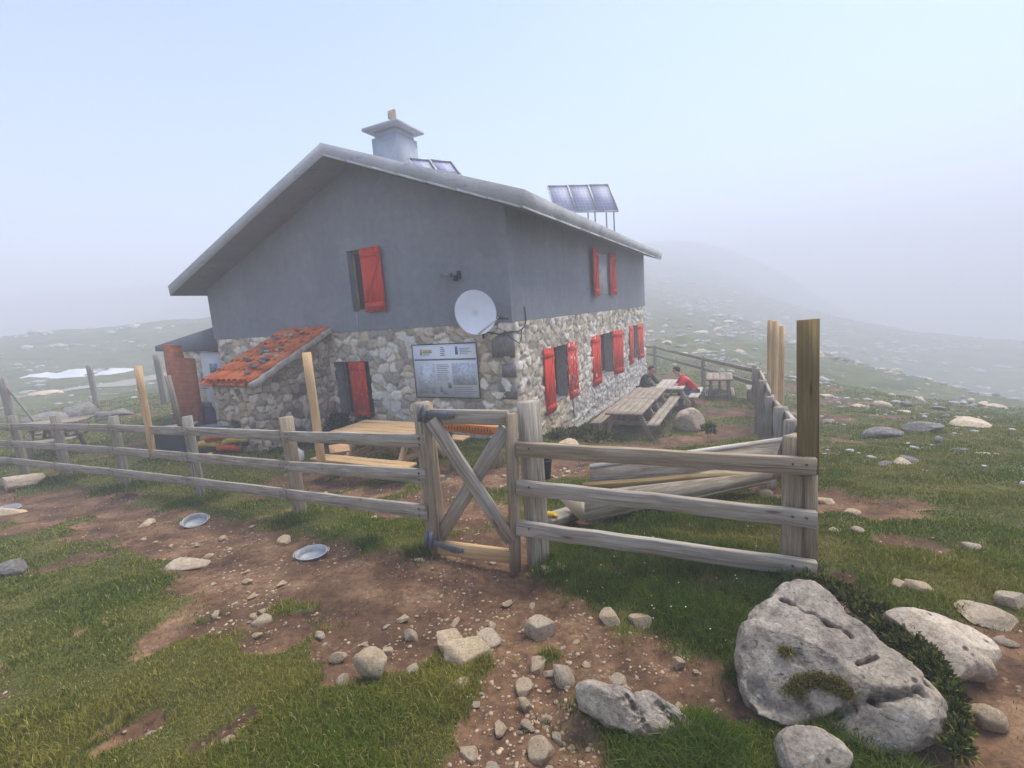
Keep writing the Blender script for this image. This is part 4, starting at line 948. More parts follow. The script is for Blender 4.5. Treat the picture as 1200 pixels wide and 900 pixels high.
for i in range(16):
    p = bp+np.array([random.uniform(-.5, .55), random.uniform(.0, .4), .06+.3*random.random()]); 
    kk = (1 if p[0] < bp[0]-.3 else 0 if p[0] < bp[0]-.12 else 2 if p[0] < bp[0]+.3 else 3) if random.random() < .7 else random.choice([0, 1, 2])
    th = random.uniform(-.35, .35); d = np.array([math.cos(th), math.sin(th)*.5, random.uniform(-.12, .12)])*random.uniform(.18, .3)
    ms[kk].tube([p-d, p-d*.4+np.array([0, 0, .05]), p+d*.4+np.array([0, 0, .04]), p+d], [.05, .07, .07, .05], 10)
for i in range(3):
    p = bp+np.array([-.42+.12*i, -.28, .06]); ms[(0, 1, 2)[i]].tube([p, p+np.array([.1, .02, .02]), p+np.array([.2, .05, 0])], [.045, .06, .04], 10)
for mm_, c_, nme in zip(ms, cols, ['orange_strap', 'yellow_strap', 'black_strap', 'dark_cloth']):
    if mm_.v: mm_.build(nme, c_, hb, True)
wb = gp(349, 540); t = thing('plastic_jug', 'small white jug lying in the grass below the fence plank', 'jug', wb)
m = MB(); m.lathe([(0, 0), (.09, 0), (.1, .02), (.1, .16), (.05, .21), (.03, .24), (0, .24)], wb+np.array([0, 0, .0]), 16, 1.2, 1); m.build('body', plain('white plastic', s2l((206,204,198)), .5), t, True)
m = MB(); m.lathe([(.034, .235), (.036, .235), (.036, .265), (0, .265)], wb, 12); m.build('cap', M_band, t)
m = MB(); m.board(at(386, 527, 6.0), at(409, 524, 6.1), .2, .02, up=(.1, -.3, 1)); pk = m.build('cardboard_sheet', plain('brown card', s2l((176,140,104)), .9), None, False, at(397, 525, 6.0)); tag(pk, 'small sheet of brown card on the new table bench', 'cardboard')
# tarpaulin
tc_ = gp(95, 440); us = np.linspace(-1, 1, 60); vs = np.linspace(-1, 1, 24); V = []
for v in vs:
    for u in us:
        x = tc_[0]+u*3.4; y = tc_[1]+v*1.6+u*.6
        hgt = (1-abs(v)**2.2)*(.55+.75*fbm(np.array([u*2.2+3]), np.array([v*1.5]), 3, 44)[0])*(1-abs(u)**3)*max(.25, abs(math.cos(u*2.9+.5)))
        hgt += (fbm(np.array([u*9]), np.array([v*6]), 3, 45)[0]-.5)*.28*(1-abs(v)**2)
        V.append((x, y, GZ(x, y)+max(hgt, .0)*.8-.02))
nu = len(us); Fs = [[j*nu+i, j*nu+i+1, (j+1)*nu+i+1, (j+1)*nu+i] for j in range(len(vs)-1) for i in range(nu-1)]
tp_ = npmesh('tarpaulin', V, Fs, plain('white sheeting', s2l((214,214,218)), .5, 0, .05, 2), None, None, None, False, tc_); tag(tp_, 'crumpled white tarpaulin spread over a mound in the left meadow', 'tarpaulin')

# ------------------------------------------------------------------ people
def skin_mesh(name, joints, edges, root, mat, parent, sub=2):
    names = list(joints); idx = {n_: i for i, n_ in enumerate(names)}
    me = bpy.data.meshes.new(name); me.from_pydata([joints[n_][0] for n_ in names], [(idx[a_], idx[b_]) for a_, b_ in edges], [])
    o = bpy.data.objects.new(name, me); COL.objects.link(o)
    md = o.modifiers.new('skin', 'SKIN'); 
    if not me.skin_vertices: pass
    for i, n_ in enumerate(names):
        r = joints[n_][1]; sd_ = me.skin_vertices[0].data[i]; sd_.radius = (r, r) if not isinstance(r, tuple) else r; sd_.use_root = (n_ == root)
    md.use_smooth_shade = True
    ms_ = o.modifiers.new('sub', 'SUBSURF'); ms_.levels = sub; ms_.render_levels = sub
    dg = bpy.context.evaluated_depsgraph_get(); ev = o.evaluated_get(dg); m2 = bpy.data.meshes.new_from_object(ev)
    bpy.data.objects.remove(o); m2.materials.clear(); m2.materials.append(mat)
    for p in m2.polygons: p.use_smooth = True
    q = bpy.data.objects.new(name, m2); COL.objects.link(q); q.parent = parent; return q
M_skin = plain('skin tone', s2l((190,140,112)), .6, 0, .08, 6, 0)
def seated(label, loc, rot, jac, trou, lean, hood):
    t = thing('person', label, 'person', loc, rot, local=True)     # faces +x; pelvis at seat height z = 0
    L = lean
    J = {'pelvis': ((0, 0, .08), .12), 'waist': ((.03+L*.15, 0, .25), .105), 'chest': ((.04+L*.42, 0, .42), .125), 'neck': ((.05+L*.62, 0, .57), .05), 'jaw': ((.08+L*.7, 0, .63), .068), 'head': ((.09+L*.76, 0, .71), .09), 'crown': ((.08+L*.8, 0, .79), .07), 'nose': ((.19+L*.76, 0, .695), .014)}
    E = [('pelvis', 'waist'), ('waist', 'chest'), ('chest', 'neck'), ('neck', 'jaw'), ('jaw', 'head'), ('head', 'crown'), ('head', 'nose')]
    for s_, n_ in ((1, 'l'), (-1, 'r')):
        J.update({n_+'sh': ((.04+L*.5, s_*.18, .49), .058), n_+'el': ((.2+L*.5, s_*.24, .27), .043), n_+'wr': ((.42+L*.4, s_*.14, .27), .03), n_+'ha': ((.49+L*.4, s_*.11, .27), .034),
                  n_+'hip': ((.04, s_*.1, .06), .09), n_+'kn': ((.44, s_*.13, .06), .062), n_+'an': ((.42, s_*.13, -.36), .042), n_+'to': ((.56, s_*.14, -.41), .036), n_+'ea': ((.08+L*.76, s_*.1, .7), .018)})
        E += [('chest', n_+'sh'), (n_+'sh', n_+'el'), (n_+'el', n_+'wr'), (n_+'wr', n_+'ha'), ('pelvis', n_+'hip'), (n_+'hip', n_+'kn'), (n_+'kn', n_+'an'), (n_+'an', n_+'to'), ('head', n_+'ea')]
        for q in range(4):
            J[n_+'f%d' % q] = ((.56+L*.4+(.01 if q in (1, 2) else 0), s_*(.135-.02*q), .265), .009); J[n_+'g%d' % q] = ((.59+L*.4, s_*(.133-.02*q), .25), .008); E += [(n_+'ha', n_+'f%d' % q), (n_+'f%d' % q, n_+'g%d' % q)]
        J[n_+'th'] = ((.51+L*.4, s_*.07, .275), .011); E += [(n_+'ha', n_+'th')]
    skin_mesh('body', J, E, 'pelvis', M_skin, t)
    K = {k_: (J[k_][0], J[k_][1]+.022) for k_ in ['pelvis', 'waist', 'chest', 'lsh', 'lel', 'lwr', 'rsh', 'rel', 'rwr']}; K['col'] = ((.05+L*.58, 0, .53), .085)
    Ek = [('pelvis', 'waist'), ('waist', 'chest'), ('chest', 'col'), ('chest', 'lsh'), ('lsh', 'lel'), ('lel', 'lwr'), ('chest', 'rsh'), ('rsh', 'rel'), ('rel', 'rwr')]
    if hood: K['hd'] = ((-.03+L*.62, 0, .6), .09); Ek.append(('col', 'hd'))
    skin_mesh('jacket', K, Ek, 'pelvis', jac, t)
    T = {k_: (J[k_][0], J[k_][1]+.018) for k_ in ['pelvis', 'lhip', 'lkn', 'lan', 'rhip', 'rkn', 'ran']}
    skin_mesh('trousers', T, [('pelvis', 'lhip'), ('lhip', 'lkn'), ('lkn', 'lan'), ('pelvis', 'rhip'), ('rhip', 'rkn'), ('rkn', 'ran')], 'pelvis', trou, t)
    for n_ in 'lr':
        a_, b_ = J[n_+'an'][0], J[n_+'to'][0]; m = MB(); m.tube([(a_[0]-.06, a_[1], a_[2]-.03), (a_[0]+.02, a_[1], a_[2]-.03), (b_[0], b_[1], b_[2]+.005), (b_[0]+.05, b_[1], b_[2])], [.045, .055, .047, .028], 10); m.build('shoe', M_black, t, True)
    m = MB(); c = np.array(J['head'][0])+np.array([-.018, 0, .035]); V, Fs = ico_rock(3, 3, .06, 0); V = V*np.array([.108, .1, .098])+c; kp = [list(f) for f in Fs if not (V[f].mean(0)[0] > c[0]+.055 and V[f].mean(0)[2] < c[2]+.03) and V[f].mean(0)[2] > c[2]-.085]
    m.add(V, kp); m.build('hair', plain('dark hair', (.015, .011, .009), .7), t, True)
    return t
M_redj = plain('red jacket cloth', s2l((208,44,44)), .7, 0, .12, 9); M_jean = plain('blue grey denim', s2l((84,92,112)), .85); M_darkj = plain('dark jacket cloth', s2l((40,46,56)), .8)
seated('person in red jacket and blue jeans leaning on the pale picnic table', HP(-2.6, 6.35, TZ-.04+.36), GA+.25, M_redj, M_jean, .6, True)
seated('person in dark jacket sitting on the wall side of the table', HP(-.85, 7.4, TZ-.04+.26), GA+PI-.5, M_darkj, M_black, .45, False)

# ------------------------------------------------------------------ rocks
def pillow(name, label, px, D0, nvec, tf, tb, seed, mat, cracks=(), cat='rock', amp=1.0, base=None, rings=46, spokes=150, p0=None, lumps=(), cuts=5):
    """a boulder: outline on a tilted plane in the place, swollen to both sides, then eroded"""
    nvec = nrm(nvec)
    if p0 is None: p0 = gp(*base) if base is not None and base[1] < 880 else at(*base, D0)
    pts = np.array([on_plane(x, y, p0, nvec) for x, y in px]); c = pts.mean(0)
    U = nrm(np.cross((0, 0, 1.), nvec)); Vv = np.cross(nvec, U)
    q = np.c_[(pts-c) @ U, (pts-c) @ Vv]; th = np.arctan2(q[:, 1], q[:, 0]); od = np.argsort(th); th, rr = th[od], np.hypot(q[:, 0], q[:, 1])[od]
    ta = np.linspace(-PI, PI, spokes, endpoint=False); R_ = np.interp(ta, np.r_[th-2*PI, th, th+2*PI], np.r_[rr, rr, rr])
    size = R_.mean(); V = []
    rad = np.sin(np.linspace(0, PI/2, rings))
    def surf(r, sgn):
        x, y = r*R_*np.cos(ta), r*R_*np.sin(ta); h = (max(0, 1-r**4.2)**.6)*(tf if sgn > 0 else -tb)
        return x, y, np.full(x.shape, h)
    L_ = [surf(r, 1) for r in rad[1:]]+[surf(r, -1) for r in rad[1:-1][::-1]]
    X = np.r_[[0], np.concatenate([l[0] for l in L_]), [0]]; Y = np.r_[[0], np.concatenate([l[1] for l in L_]), [0]]; Hh = np.r_[[tf], np.concatenate([l[2] for l in L_]), [-tb]]
    P = np.c_[X, Y, Hh]
    cell = vnoise3(P/size*2.2+seed, seed); P[:, 2] += (fbm3(P/size*1.5+seed, 3, seed)-.5)*size*.3*amp*np.sign(P[:, 2]+1e-6)
    rid = 1-np.abs(2*fbm3(P/size*3.1+seed*2, 4, seed+3)-1); dn2 = P/np.maximum(np.linalg.norm(P, axis=1), 1e-6)[:, None]
    P = P+dn2*((rid-.75)*size*.13*amp)[:, None]+dn2*((fbm3(P/size*11+seed, 3, seed+9)-.5)*size*.045*amp)[:, None]
    rc = np.random.default_rng(seed*7+1)
    for _ in range(cuts):
        cn = nrm(np.array([rc.normal()*.32, rc.normal()*.32, 1])); tt = P @ cn; dd = np.quantile(tt, rc.uniform(.8, .94)); P = P-np.maximum(tt-dd, 0)[:, None]*cn*.93
    P = P+dn2*((fbm3(P/size*7+seed, 4, seed+19)-.5)*size*.05*amp)[:, None]
    for (lx, ly, lr, lh) in lumps:
        w = on_plane(lx, ly, p0, nvec)-c; d = np.hypot(P[:, 0]-w @ U, P[:, 1]-w @ Vv); P[:, 2] += np.where(P[:, 2] > -tb*.2, 1, 0)*lh*np.exp(-(d/lr)**2)
    for line, wd, dp in cracks:
        w = [on_plane(x, y, p0, nvec)-c for x, y in line]; w = [np.array([v @ U, v @ Vv]) for v in w]; dmin = np.full(len(P), 9.)
        jx = (fbm3(P/size*9, 2, 77)-.5)*size*.06
        for a_, b_ in zip(w[:-1], w[1:]):
            ab = b_-a_; t_ = np.clip(((P[:, 0]+jx-a_[0])*ab[0]+(P[:, 1]+jx-a_[1])*ab[1])/(ab @ ab), 0, 1)
            dmin = np.minimum(dmin, np.hypot(P[:, 0]+jx-a_[0]-t_*ab[0], P[:, 1]+jx-a_[1]-t_*ab[1]))
        md = np.clip(fbm3(P/size*7+31, 3, 91)*2.6-.6, .22, 1.25); P[:, 2] -= np.where(P[:, 2] > 0, 1, 0)*dp*md*np.exp(-(dmin/(wd*(.5+.9*md)))**2)
    Wd = c+P[:, :1]*U+P[:, 1:2]*Vv+P[:, 2:]*nvec
    nr = len(L_); Fs = [[0, 1+(k_+1) % spokes, 1+k_] for k_ in range(spokes)]
    Fs = [[0, 1+k_, 1+(k_+1) % spokes] for k_ in range(spokes)]
    for i in range(nr-1): Fs += [[1+i*spokes+k_, 1+(i+1)*spokes+k_, 1+(i+1)*spokes+(k_+1) % spokes, 1+i*spokes+(k_+1) % spokes] for k_ in range(spokes)]
    e = len(P)-1; Fs += [[e, 1+(nr-1)*spokes+(k_+1) % spokes, 1+(nr-1)*spokes+k_] for k_ in range(spokes)]
    o = npmesh(name, Wd, Fs, mat, None, None, None, True, c); tag(o, label, cat); return o, c, p0, nvec
def C8(l): return [(640+x/2.143, 640+y/2.143) for x, y in l]
BIG = C8([(600,95),(655,90),(710,130),(740,180),(820,245),(880,290),(940,340),(990,400),(1000,440),(975,490),(900,520),(830,525),(760,490),(690,455),(600,450),(540,420),(500,370),(490,310),(485,240),(500,190),(540,150),(575,110)])
bigo, bc, bp0, bn_ = pillow('boulder', 'huge pitted grey limestone boulder at lower right with moss and cracks', BIG, 1.5, (-.12, -.62, .78), .13, .3, 5, M_big,
    [(C8([(585,148),(610,160),(640,182),(660,184),(690,212),(715,218),(745,245)]), .006, .05), (C8([(755,315),(780,308),(805,295)]), .005, .035), (C8([(640,470),(690,450),(730,425),(760,405),(830,392),(860,386),(905,378)]), .011, .085), (C8([(520,370),(560,400),(600,405)]), .02, .03), (C8([(930,355),(945,372)]), .012, .04), (C8([(615,290),(630,310)]), .012, .03)],
    base=(1000, 870), amp=1.0, rings=110, spokes=380, cuts=7, lumps=[(1040, 850, .12, .03), (1000, 835, .07, -.03)])
pillow('boulder', 'broad flat pinkish boulder beyond the large grey one', C8([(850,165),(900,155),(960,165),(1020,185),(1080,210),(1130,250),(1142,275),(1120,300),(1132,328),(1080,322),(1040,330),(1000,345),(965,285),(930,235),(890,195)]), 2.0, (-.1, -.55, .83), .06, .25, 9, M_bigp, base=(1110, 800), amp=.6)
pillow('boulder', 'low jagged grey rock at bottom centre in tall grass', C8([(75,350),(100,335),(160,350),(220,372),(290,385),(330,410),(370,450),(378,478),(350,515),(300,490),(240,475),(190,460),(130,435),(80,405)]), 1.62, (-.15, -.75, .64), .06, .2, 14, M_big, [(C8([(200,380),(230,420),(250,460)]), .01, .03), (C8([(280,400),(330,440)]), .012, .03)], base=(750, 868), amp=1.3)
pillow('boulder', 'small rounded grey rock tucked under the large boulder', C8([(595,470),(650,453),(705,468),(750,500),(768,522),(745,570),(660,590),(600,575),(588,520)]), 1.42, (-.1, -.7, .7), .06, .2, 17, M_big, base=(950, 895), amp=.7)
pillow('boulder', 'rounded boulder beside the trodden path by the picnic tables', [(792,488),(800,481),(812,480),(822,487),(826,497),(820,505),(800,505),(790,498)], 9.8, (-.1, -.85, .5), .3, .4, 21, M_bigp, base=(810, 504), amp=.8, rings=20, spokes=60)
pillow('boulder', 'cream stone at the foot of the hut corner', [(654,521),(661,516),(671,515),(678,519),(677,526),(656,526)], 8.9, (-.1, -.6, .8), .05, .2, 25, M_chip, base=(667, 524), amp=.6, rings=16, spokes=48)
KEY = [  # px, py(base), width px, height px, label
(633,738,28,36,'M','upright cream rock slab standing in the earth below the gate'),(524,756,34,30,'C','pale tilted stone left of a flat one on the path edge'),(552,768,48,28,'C','large flat tan stone at the edge of the turf'),(577,752,30,18,'M','white-veined stone behind the large flat tan one'),
(437,798,40,42,'C','largest tan rock of the cluster in the turf left of centre'),(428,775,24,22,'C','rounded stone leaning behind the tan rock cluster'),(403,806,16,20,'M','small pointed white stone left of the tan rock cluster'),(396,776,16,12,'C','low stone at the grass edge left of the cluster'),
(715,724,22,16,'C','left stone of a pair lying right of the gate path'),(752,728,24,17,'C','right stone of a pair lying right of the gate path'),(659,790,28,34,'M','leaning white slab in earth left of the low jagged rock'),(630,782,20,18,'C','squat stone behind the leaning white slab'),
(612,804,22,18,'C','upper of two stacked tan stones in the bottom path'),(614,820,18,16,'C','lower of two stacked tan stones in the bottom path'),(540,806,16,14,'C','tan chip on the turf edge at bottom centre'),(478,742,14,14,'M','small pale stone standing alone on brown earth'),
(1163,838,28,28,'C','brown flat stone in the bare earth at right'),(1160,724,44,18,'M','flat grey slab in grass at right edge'),(1192,712,26,22,'M','pale stone at the right edge beyond the slab'),(1056,692,22,14,'C','first of three cream stones in a row on the right turf'),(1084,694,24,16,'C','middle of three cream stones in a row on the right turf'),
(1136,646,20,12,'M','lone whitish stone on green turf at right'),(1007,628,14,8,'M','small pale stone on the turf right of the tall post'),(980,627,10,6,'M','tiny stone nearest the tall post on the turf'),(219,662,34,14,'M','flat white stone set in turf at left'),(12,672,30,14,'L','grey stone at the left edge in turf'),(10,600,26,8,'C','tan slab behind the left edge pan'),
(18,571,44,22,'M','whitish boulder at the left edge below the fence'),(173,614,16,9,'C','tan stone beside the tipped pan'),(302,730,20,12,'M','pale stone pair half in brown earth'),(333,633,14,11,'C','brown stone at grass edge left of the oval pan'),(261,628,10,8,'C','brown stone between the two pans'),
(1139,501,38,16,'M','broad white rock on the slope at right'),(1040,515,28,14,'L','grey rock on the slope left of the broad white one'),(1088,508,30,10,'L','flat grey rock between two slope rocks'),(640,668,12,10,'M','white stone left below the front fence rail'),(658,666,16,9,'M','white stone right below the front fence rail'),
(485,790,18,10,'M','white-streaked stone right of the tan rock cluster'),(545,880,24,14,'C','stone half buried at the bottom turf edge'),(630,885,30,26,'C','pale stone at the bottom edge in the path'),(1000,600,16,9,'C','stone on the bare patch right of the tall post'),(970,584,18,10,'C','stone on the bare patch against the tall post')]
mk = {'M': M_pink, 'C': M_chip, 'L': M_lime}
for i, (px, py, w, h, mt_, lab) in enumerate(KEY):
    p = gp(px, py); D = p[1]; ww = w/F*D*.8; hh = h/F*D*.85
    tag(rock('stone', (p[0], p[1]+ww*.25, GZ(p[0], p[1])+hh*.14), (ww, ww*random.uniform(.7, .95), max(hh, ww*.35)), (random.uniform(-.25, .25), random.uniform(-.25, .25), random.uniform(0, 6.28)), mk[mt_], 1+i % 9, 4), lab, 'stone')
# outcrop at left
for i, (px, py, w, h, lab) in enumerate([(60,492,46,22,'long grey outcrop behind the left fence'),(88,488,40,28,'highest grey outcrop block behind the left fence'),(120,492,22,16,'small outcrop stone right of the left outcrop'),(142,486,28,18,'pale outcrop rock left of the fresh upright plank'),(48,466,34,10,'flat white slab in the left meadow'),(112,440,30,7,'pale slab in the meadow below the tarpaulin')]):
    p = gp(px, py); D = p[1]; ww = w/F*D*.6; hh = h/F*D*.62
    tag(rock('outcrop', (p[0], p[1], GZ(p[0], p[1])+hh*.15), (ww, ww*.8, hh), (.1, -.1, random.uniform(0, 6)), M_lime if i != 4 else M_pink, 3+i), lab, 'rock')
# pebbles in the near earth, rocks on the slopes
def in_house(x, y):
    g = (x-C0[0])*gv[0]+(y-C0[1])*gv[1]; s_ = (x-C0[0])*sv[0]+(y-C0[1])*sv[1]
    return ((g > -.15) & (g < 9.1) & (s_ > -.1) & (s_ < 12.6)) | ((g > 4.6) & (g < 6.15) & (s_ > -2.1) & (s_ < .1)) | ((g > 8) & (g < 12) & (s_ > 0) & (s_ < 3.2))
def merged_rocks(name, pos, siz, mat, label, cat, sub=1, seeds=(1, 2, 3, 4)):
    sh = [ico_rock(s_, sub, .3, 6) for s_ in seeds]; VV, FF, b = [], [], 0
    for (p, w) in zip(pos, siz):
        V, Fs = sh[random.randrange(len(sh))]; an = random.uniform(0, 6.28); ca, sa = math.cos(an), math.sin(an)
        q = V*np.array([w, w*random.uniform(.6, 1), w*random.uniform(.35, .75)]); q = np.c_[q[:, 0]*ca-q[:, 1]*sa, q[:, 0]*sa+q[:, 1]*ca, q[:, 2]]+p
        VV.append(q); FF.append(Fs+b); b += len(V)
    o = npmesh(name, np.concatenate(VV), np.concatenate(FF), mat); return tag(o, label, cat, None, 'stuff')
M_grav = plain('gravel stone', s2l((176,152,124)), .95, 0, .35, 9, .4)
n = 60000; r = .9+9.5*RNG.random(n)**1.3; th = RNG.uniform(-1.0, 1.0, n); x, y = r*np.sin(th), r*np.cos(th)
dmv = dirt_mask(x, y); clus = fbm(x*1.7, y*1.7, 3, 31)
k_ = (RNG.random(n) < dmv*sstep(.36, .6, clus)*.55+.003) & ~in_house(x, y); x, y = x[k_], y[k_]
z = hz(x, y)+bump(x, y); w = .004+.016*RNG.random(len(x))**3.2
merged_rocks('gravel', np.c_[x, y, z], w, M_grav, 'small gravel strewn over the trodden earth', 'gravel')
# countable loose stones on the path
n = 6000; r = 1.3+5.5*RNG.random(n); th = RNG.uniform(-.95, .95, n); x, y = r*np.sin(th), r*np.cos(th); dmv = dirt_mask(x, y)
k_ = (dmv > .55) & ~in_house(x, y) & (fbm(x*1.7, y*1.7, 3, 31) > .45); x, y = x[k_][:220], y[k_][:220]
for i, (a_, b_) in enumerate(zip(x, y)):
    w = .014+.04*random.random()**2.4
    tag(rock('pebble', (a_, b_, GZ(a_, b_)+w*.2), (w, w*random.uniform(.6, 1), w*random.uniform(.4, .7)), (random.uniform(-.3, .3), 0, random.uniform(0, 6)), M_chip if i % 3 else M_pink, 1+i % 9, 2), 'fist sized pale stone lying loose on the trodden earth', 'stone', 'loose stones on the path')
n = 60000; r = 5+190*RNG.random(n)**1.5; th = RNG.uniform(-.95, .95, n); x, y = r*np.sin(th), r*np.cos(th)
cl = fbm(x*.16, y*.16, 4, 51); cl2 = fbm(x*.7, y*.7, 2, 57)
right = x > 4.0+0*y
pr = np.where(right, sstep(.4, .62, cl)*.5+.05, sstep(.5, .62, cl)*.3*(y > 13)+.004)*sstep(.35, .6, cl2)*np.where(r < 14, .35, 1)*np.where(r > 30, 1.6, 1)
g_ = (x-C0[0])*gv[0]+(y-C0[1])*gv[1]; inside = (g_ > -4.6) & (y < 24) & (x > -1) & (y > 3)
k_ = (RNG.random(n) < pr) & ~in_house(x, y) & ~inside; x, y = x[k_], y[k_]; rr = np.hypot(x, y)
w = (.045+.26*RNG.random(len(x))**5)*np.where(rr < 12, .55, 1)*(1+np.clip((rr-20)/28, 0, 3.2)); z = hz(x, y)+bump(x, y)
od = np.argsort(-w/rr); big = od[:150]; rest = od[150:]
for i, j in enumerate(big):
    s_ = float(w[j]); lab = ('pale limestone rock scattered on the misty slope right of the hut', 'rocks on the right slope') if x[j] > 0 else ('pale limestone rock scattered over the meadow left of the hut', 'rocks in the left meadow')
    tag(rock('rock', (x[j], y[j], z[j]+s_*.02), (s_, s_*random.uniform(.55, .9), s_*random.uniform(.3, .7)), (random.uniform(-.2, .2), random.uniform(-.2, .2), random.uniform(0, 6)), M_pink if i % 2 else M_lime, 1+i % 9, 2), lab[0], 'rock', lab[1])
merged_rocks('scattered_stones', np.c_[x, y, z][rest], w[rest], plain('slope stone', s2l((178,174,168)), .95, 0, .2, 3, .3), 'small pale stones strewn over the far slopes', 'stones')

# ------------------------------------------------------------------ grass
def blades(name, x, y, z, hgt, wid, tint, lean, mat, label, cat):
    n = len(x); az = RNG.uniform(0, 2*PI, n); la = RNG.uniform(0, 2*PI, n); cx, sx = np.cos(az)*wid, np.sin(az)*wid
    lx, ly = np.cos(la)*lean*hgt, np.sin(la)*lean*hgt
    V = np.empty((n, 5, 3)); V[:, 0] = np.c_[x-cx, y-sx, z-.01]; V[:, 1] = np.c_[x+cx, y+sx, z-.01]
    V[:, 2] = np.c_[x+cx*.7+lx*.35, y+sx*.7+ly*.35, z+hgt*.55]; V[:, 3] = np.c_[x-cx*.7+lx*.35, y-sx*.7+ly*.35, z+hgt*.55]; V[:, 4] = np.c_[x+lx, y+ly, z+hgt*(1-.3*lean)]
    b = np.arange(n)*5; idx = np.stack([b, b+1, b+2, b, b+2, b+3, b+3, b+2, b+4], 1).reshape(-1, 3)
    o = npmesh(name, V.reshape(-1, 3), idx, mat, None, {'tint': ('FLOAT_COLOR', np.repeat(tint, 5, 0))}); return tag(o, label, cat, None, 'stuff')
n = 900000; r = .95*np.exp(RNG.random(n)*math.log(30/.95)); th = RNG.uniform(-.98, .98, n)
keep = RNG.random(n) < np.clip(1.0-(r-8)/40, .25, 1); r, th = r[keep], th[keep]
x, y = r*np.sin(th), r*np.cos(th); dmv = dirt_mask(x, y)
k_ = (RNG.random(len(x)) > np.clip(dmv*1.5-.12, 0, .98)) & ~in_house(x, y); x, y, r, dmv = x[k_], y[k_], r[k_], dmv[k_]
lush = strokes(x, y, LUSH); z = hz(x, y)+bump(x, y, dmv)
nz = fbm(x*1.2, y*1.2, 3, 61); nf = fbm(x*5, y*5, 2, 63)
cl_ = sstep(.4, .62, fbm(x*2.6, y*2.6, 3, 67)); hgt = (.013+.021*RNG.random(len(x)))*(.5+1.0*nf)*(.65+.75*cl_)*(1-.55*dmv)+lush*(.02+.1*RNG.random(len(x))**1.5)*(.4+.9*nf); hgt = hgt*np.where(r > 7, 1+(r-7)*.03, 1)
wid = np.maximum(.0013+.0012*RNG.random(len(x)), r*.00085)
cg = np.array([s2l((98,114,38)), s2l((114,126,48)), s2l((140,134,60)), s2l((178,158,98)), s2l((72,92,36))])
mixv = np.clip(nz*2.4-.75+(.5-cl_)*.35+RNG.normal(0, .22, len(x))-lush*.45, 0, 1)[:, None]
tint = cg[0]*(1-mixv)+cg[2]*mixv; dry = (RNG.random(len(x)) < .07)[:, None]; tint = np.where(dry, cg[3], tint)
tint = tint*(1-.75*lush[:, None])+cg[4]*.75*lush[:, None]; tint *= RNG.uniform(.75, 1.25, len(x))[:, None]
blades('grass', x, y, z, hgt, wid, tint, RNG.uniform(.2, 1.1, len(x)), M_grass, 'short grazed grass with longer tufts along the fence', 'grass')
# daisies in the rank grass
k_ = np.where((lush > .4) & (RNG.random(len(x)) < .0012) & (r < 9) & (r > 2.3))[0]; V, Fq = [], []
for j in k_:
    s_ = .0042; c = np.array([x[j], y[j], z[j]+hgt[j]*.9+.008]); b = len(V); V += [c+np.array([math.cos(a_)*s_, math.sin(a_)*s_, .002*(q % 2)]) for q, a_ in enumerate(np.linspace(0, 2*PI, 7)[:-1])]; Fq.append([b+q for q in range(6)])
tag(npmesh('daisies', V, Fq, M_white), 'tiny white daisies dotted through the long grass', 'flowers', None, 'stuff')
# leafy shrub along the boulder
def shrub(name, label, pxs, hpx, nleaf, size, parent_loc, cols, stems=True):
    base = gp(*parent_loc); base[2] = GZ(base[0], base[1]); t = thing(name, label, 'shrub', base); V, Fq, T = [], [], []
    sm = MB()
    for (px, py, D, rad) in pxs:
        c = at(px, py, D); sm.tube([np.array([c[0], c[1]+rad*.2, GZ(c[0], c[1])-.02]), c+np.array([.01, .02, -rad*.5]), c+np.array([0, 0, rad*.3])], [.006, .005, .003], 5)
        nl = int(nleaf*rad/.08)
        for i in range(nl):
            d = RNG.normal(size=3); d /= np.linalg.norm(d); 
            if d[2] < -.35: d[2] *= -1
            p = c+d*rad*(RNG.random()**.45)*np.array([1, 1, .8]); o_ = nrm(d+RNG.normal(0, .45, 3)+np.array([0, 0, .35])); sd = nrm(np.cross(o_, RNG.normal(size=3))); up = np.cross(sd, o_)
            l_ = size*RNG.uniform(.7, 1.4); w_ = l_*.2; b = len(V)
            V += [p-sd*w_*.3, p+sd*w_*.3, p+o_*l_*.5+sd*w_+up*.002, p+o_*l_-up*l_*.15, p+o_*l_*.5-sd*w_+up*.002]; Fq.append([b, b+1, b+2, b+3, b+4])
            cl = np.array(cols[RNG.integers(len(cols))])*RNG.uniform(.7, 1.25); T += [cl]*5
    npmesh('foliage', V, Fq, M_leaf, t, {'tint': ('FLOAT_COLOR', np.array(T))}); sm.build('stem', M_brown, t)
lc = [s2l((62,76,34)), s2l((84,94,42)), s2l((110,114,56)), s2l((50,64,30)), s2l((130,124,66))]
pts = []
for (px, py, D, rad) in [(968,686,0,.05),(985,694,0,.055),(1000,704,0,.06),(1016,714,0,.06),(1032,724,0,.06),(1048,736,0,.06),(1062,748,0,.06),(1076,764,0,.06),(1090,780,0,.055),(1102,797,0,.05),(1112,814,0,.045),(1118,834,0,.04),(1122,856,0,.035),(1122,880,0,.035),(1010,722,0,.05),(1034,738,0,.05),(1056,758,0,.05),(1078,782,0,.045),(945,682,0,.045)]:
    gq = gp(px, py+14); pts.append((px, py, gq[1]-.02, rad))
shrub('low_shrub', 'low dark green leafy shrub hugging the right side of the large boulder', pts, 0, 420, .028, (1060, 800), lc)
shrub('low_shrub', 'leafy weeds growing at the wall below the nearest hut window', [(672,512,9.9,.22),(690,510,10,.25),(706,514,9.6,.2),(655,512,9.2,.15)], 0, 130, .09, (690, 515), lc)
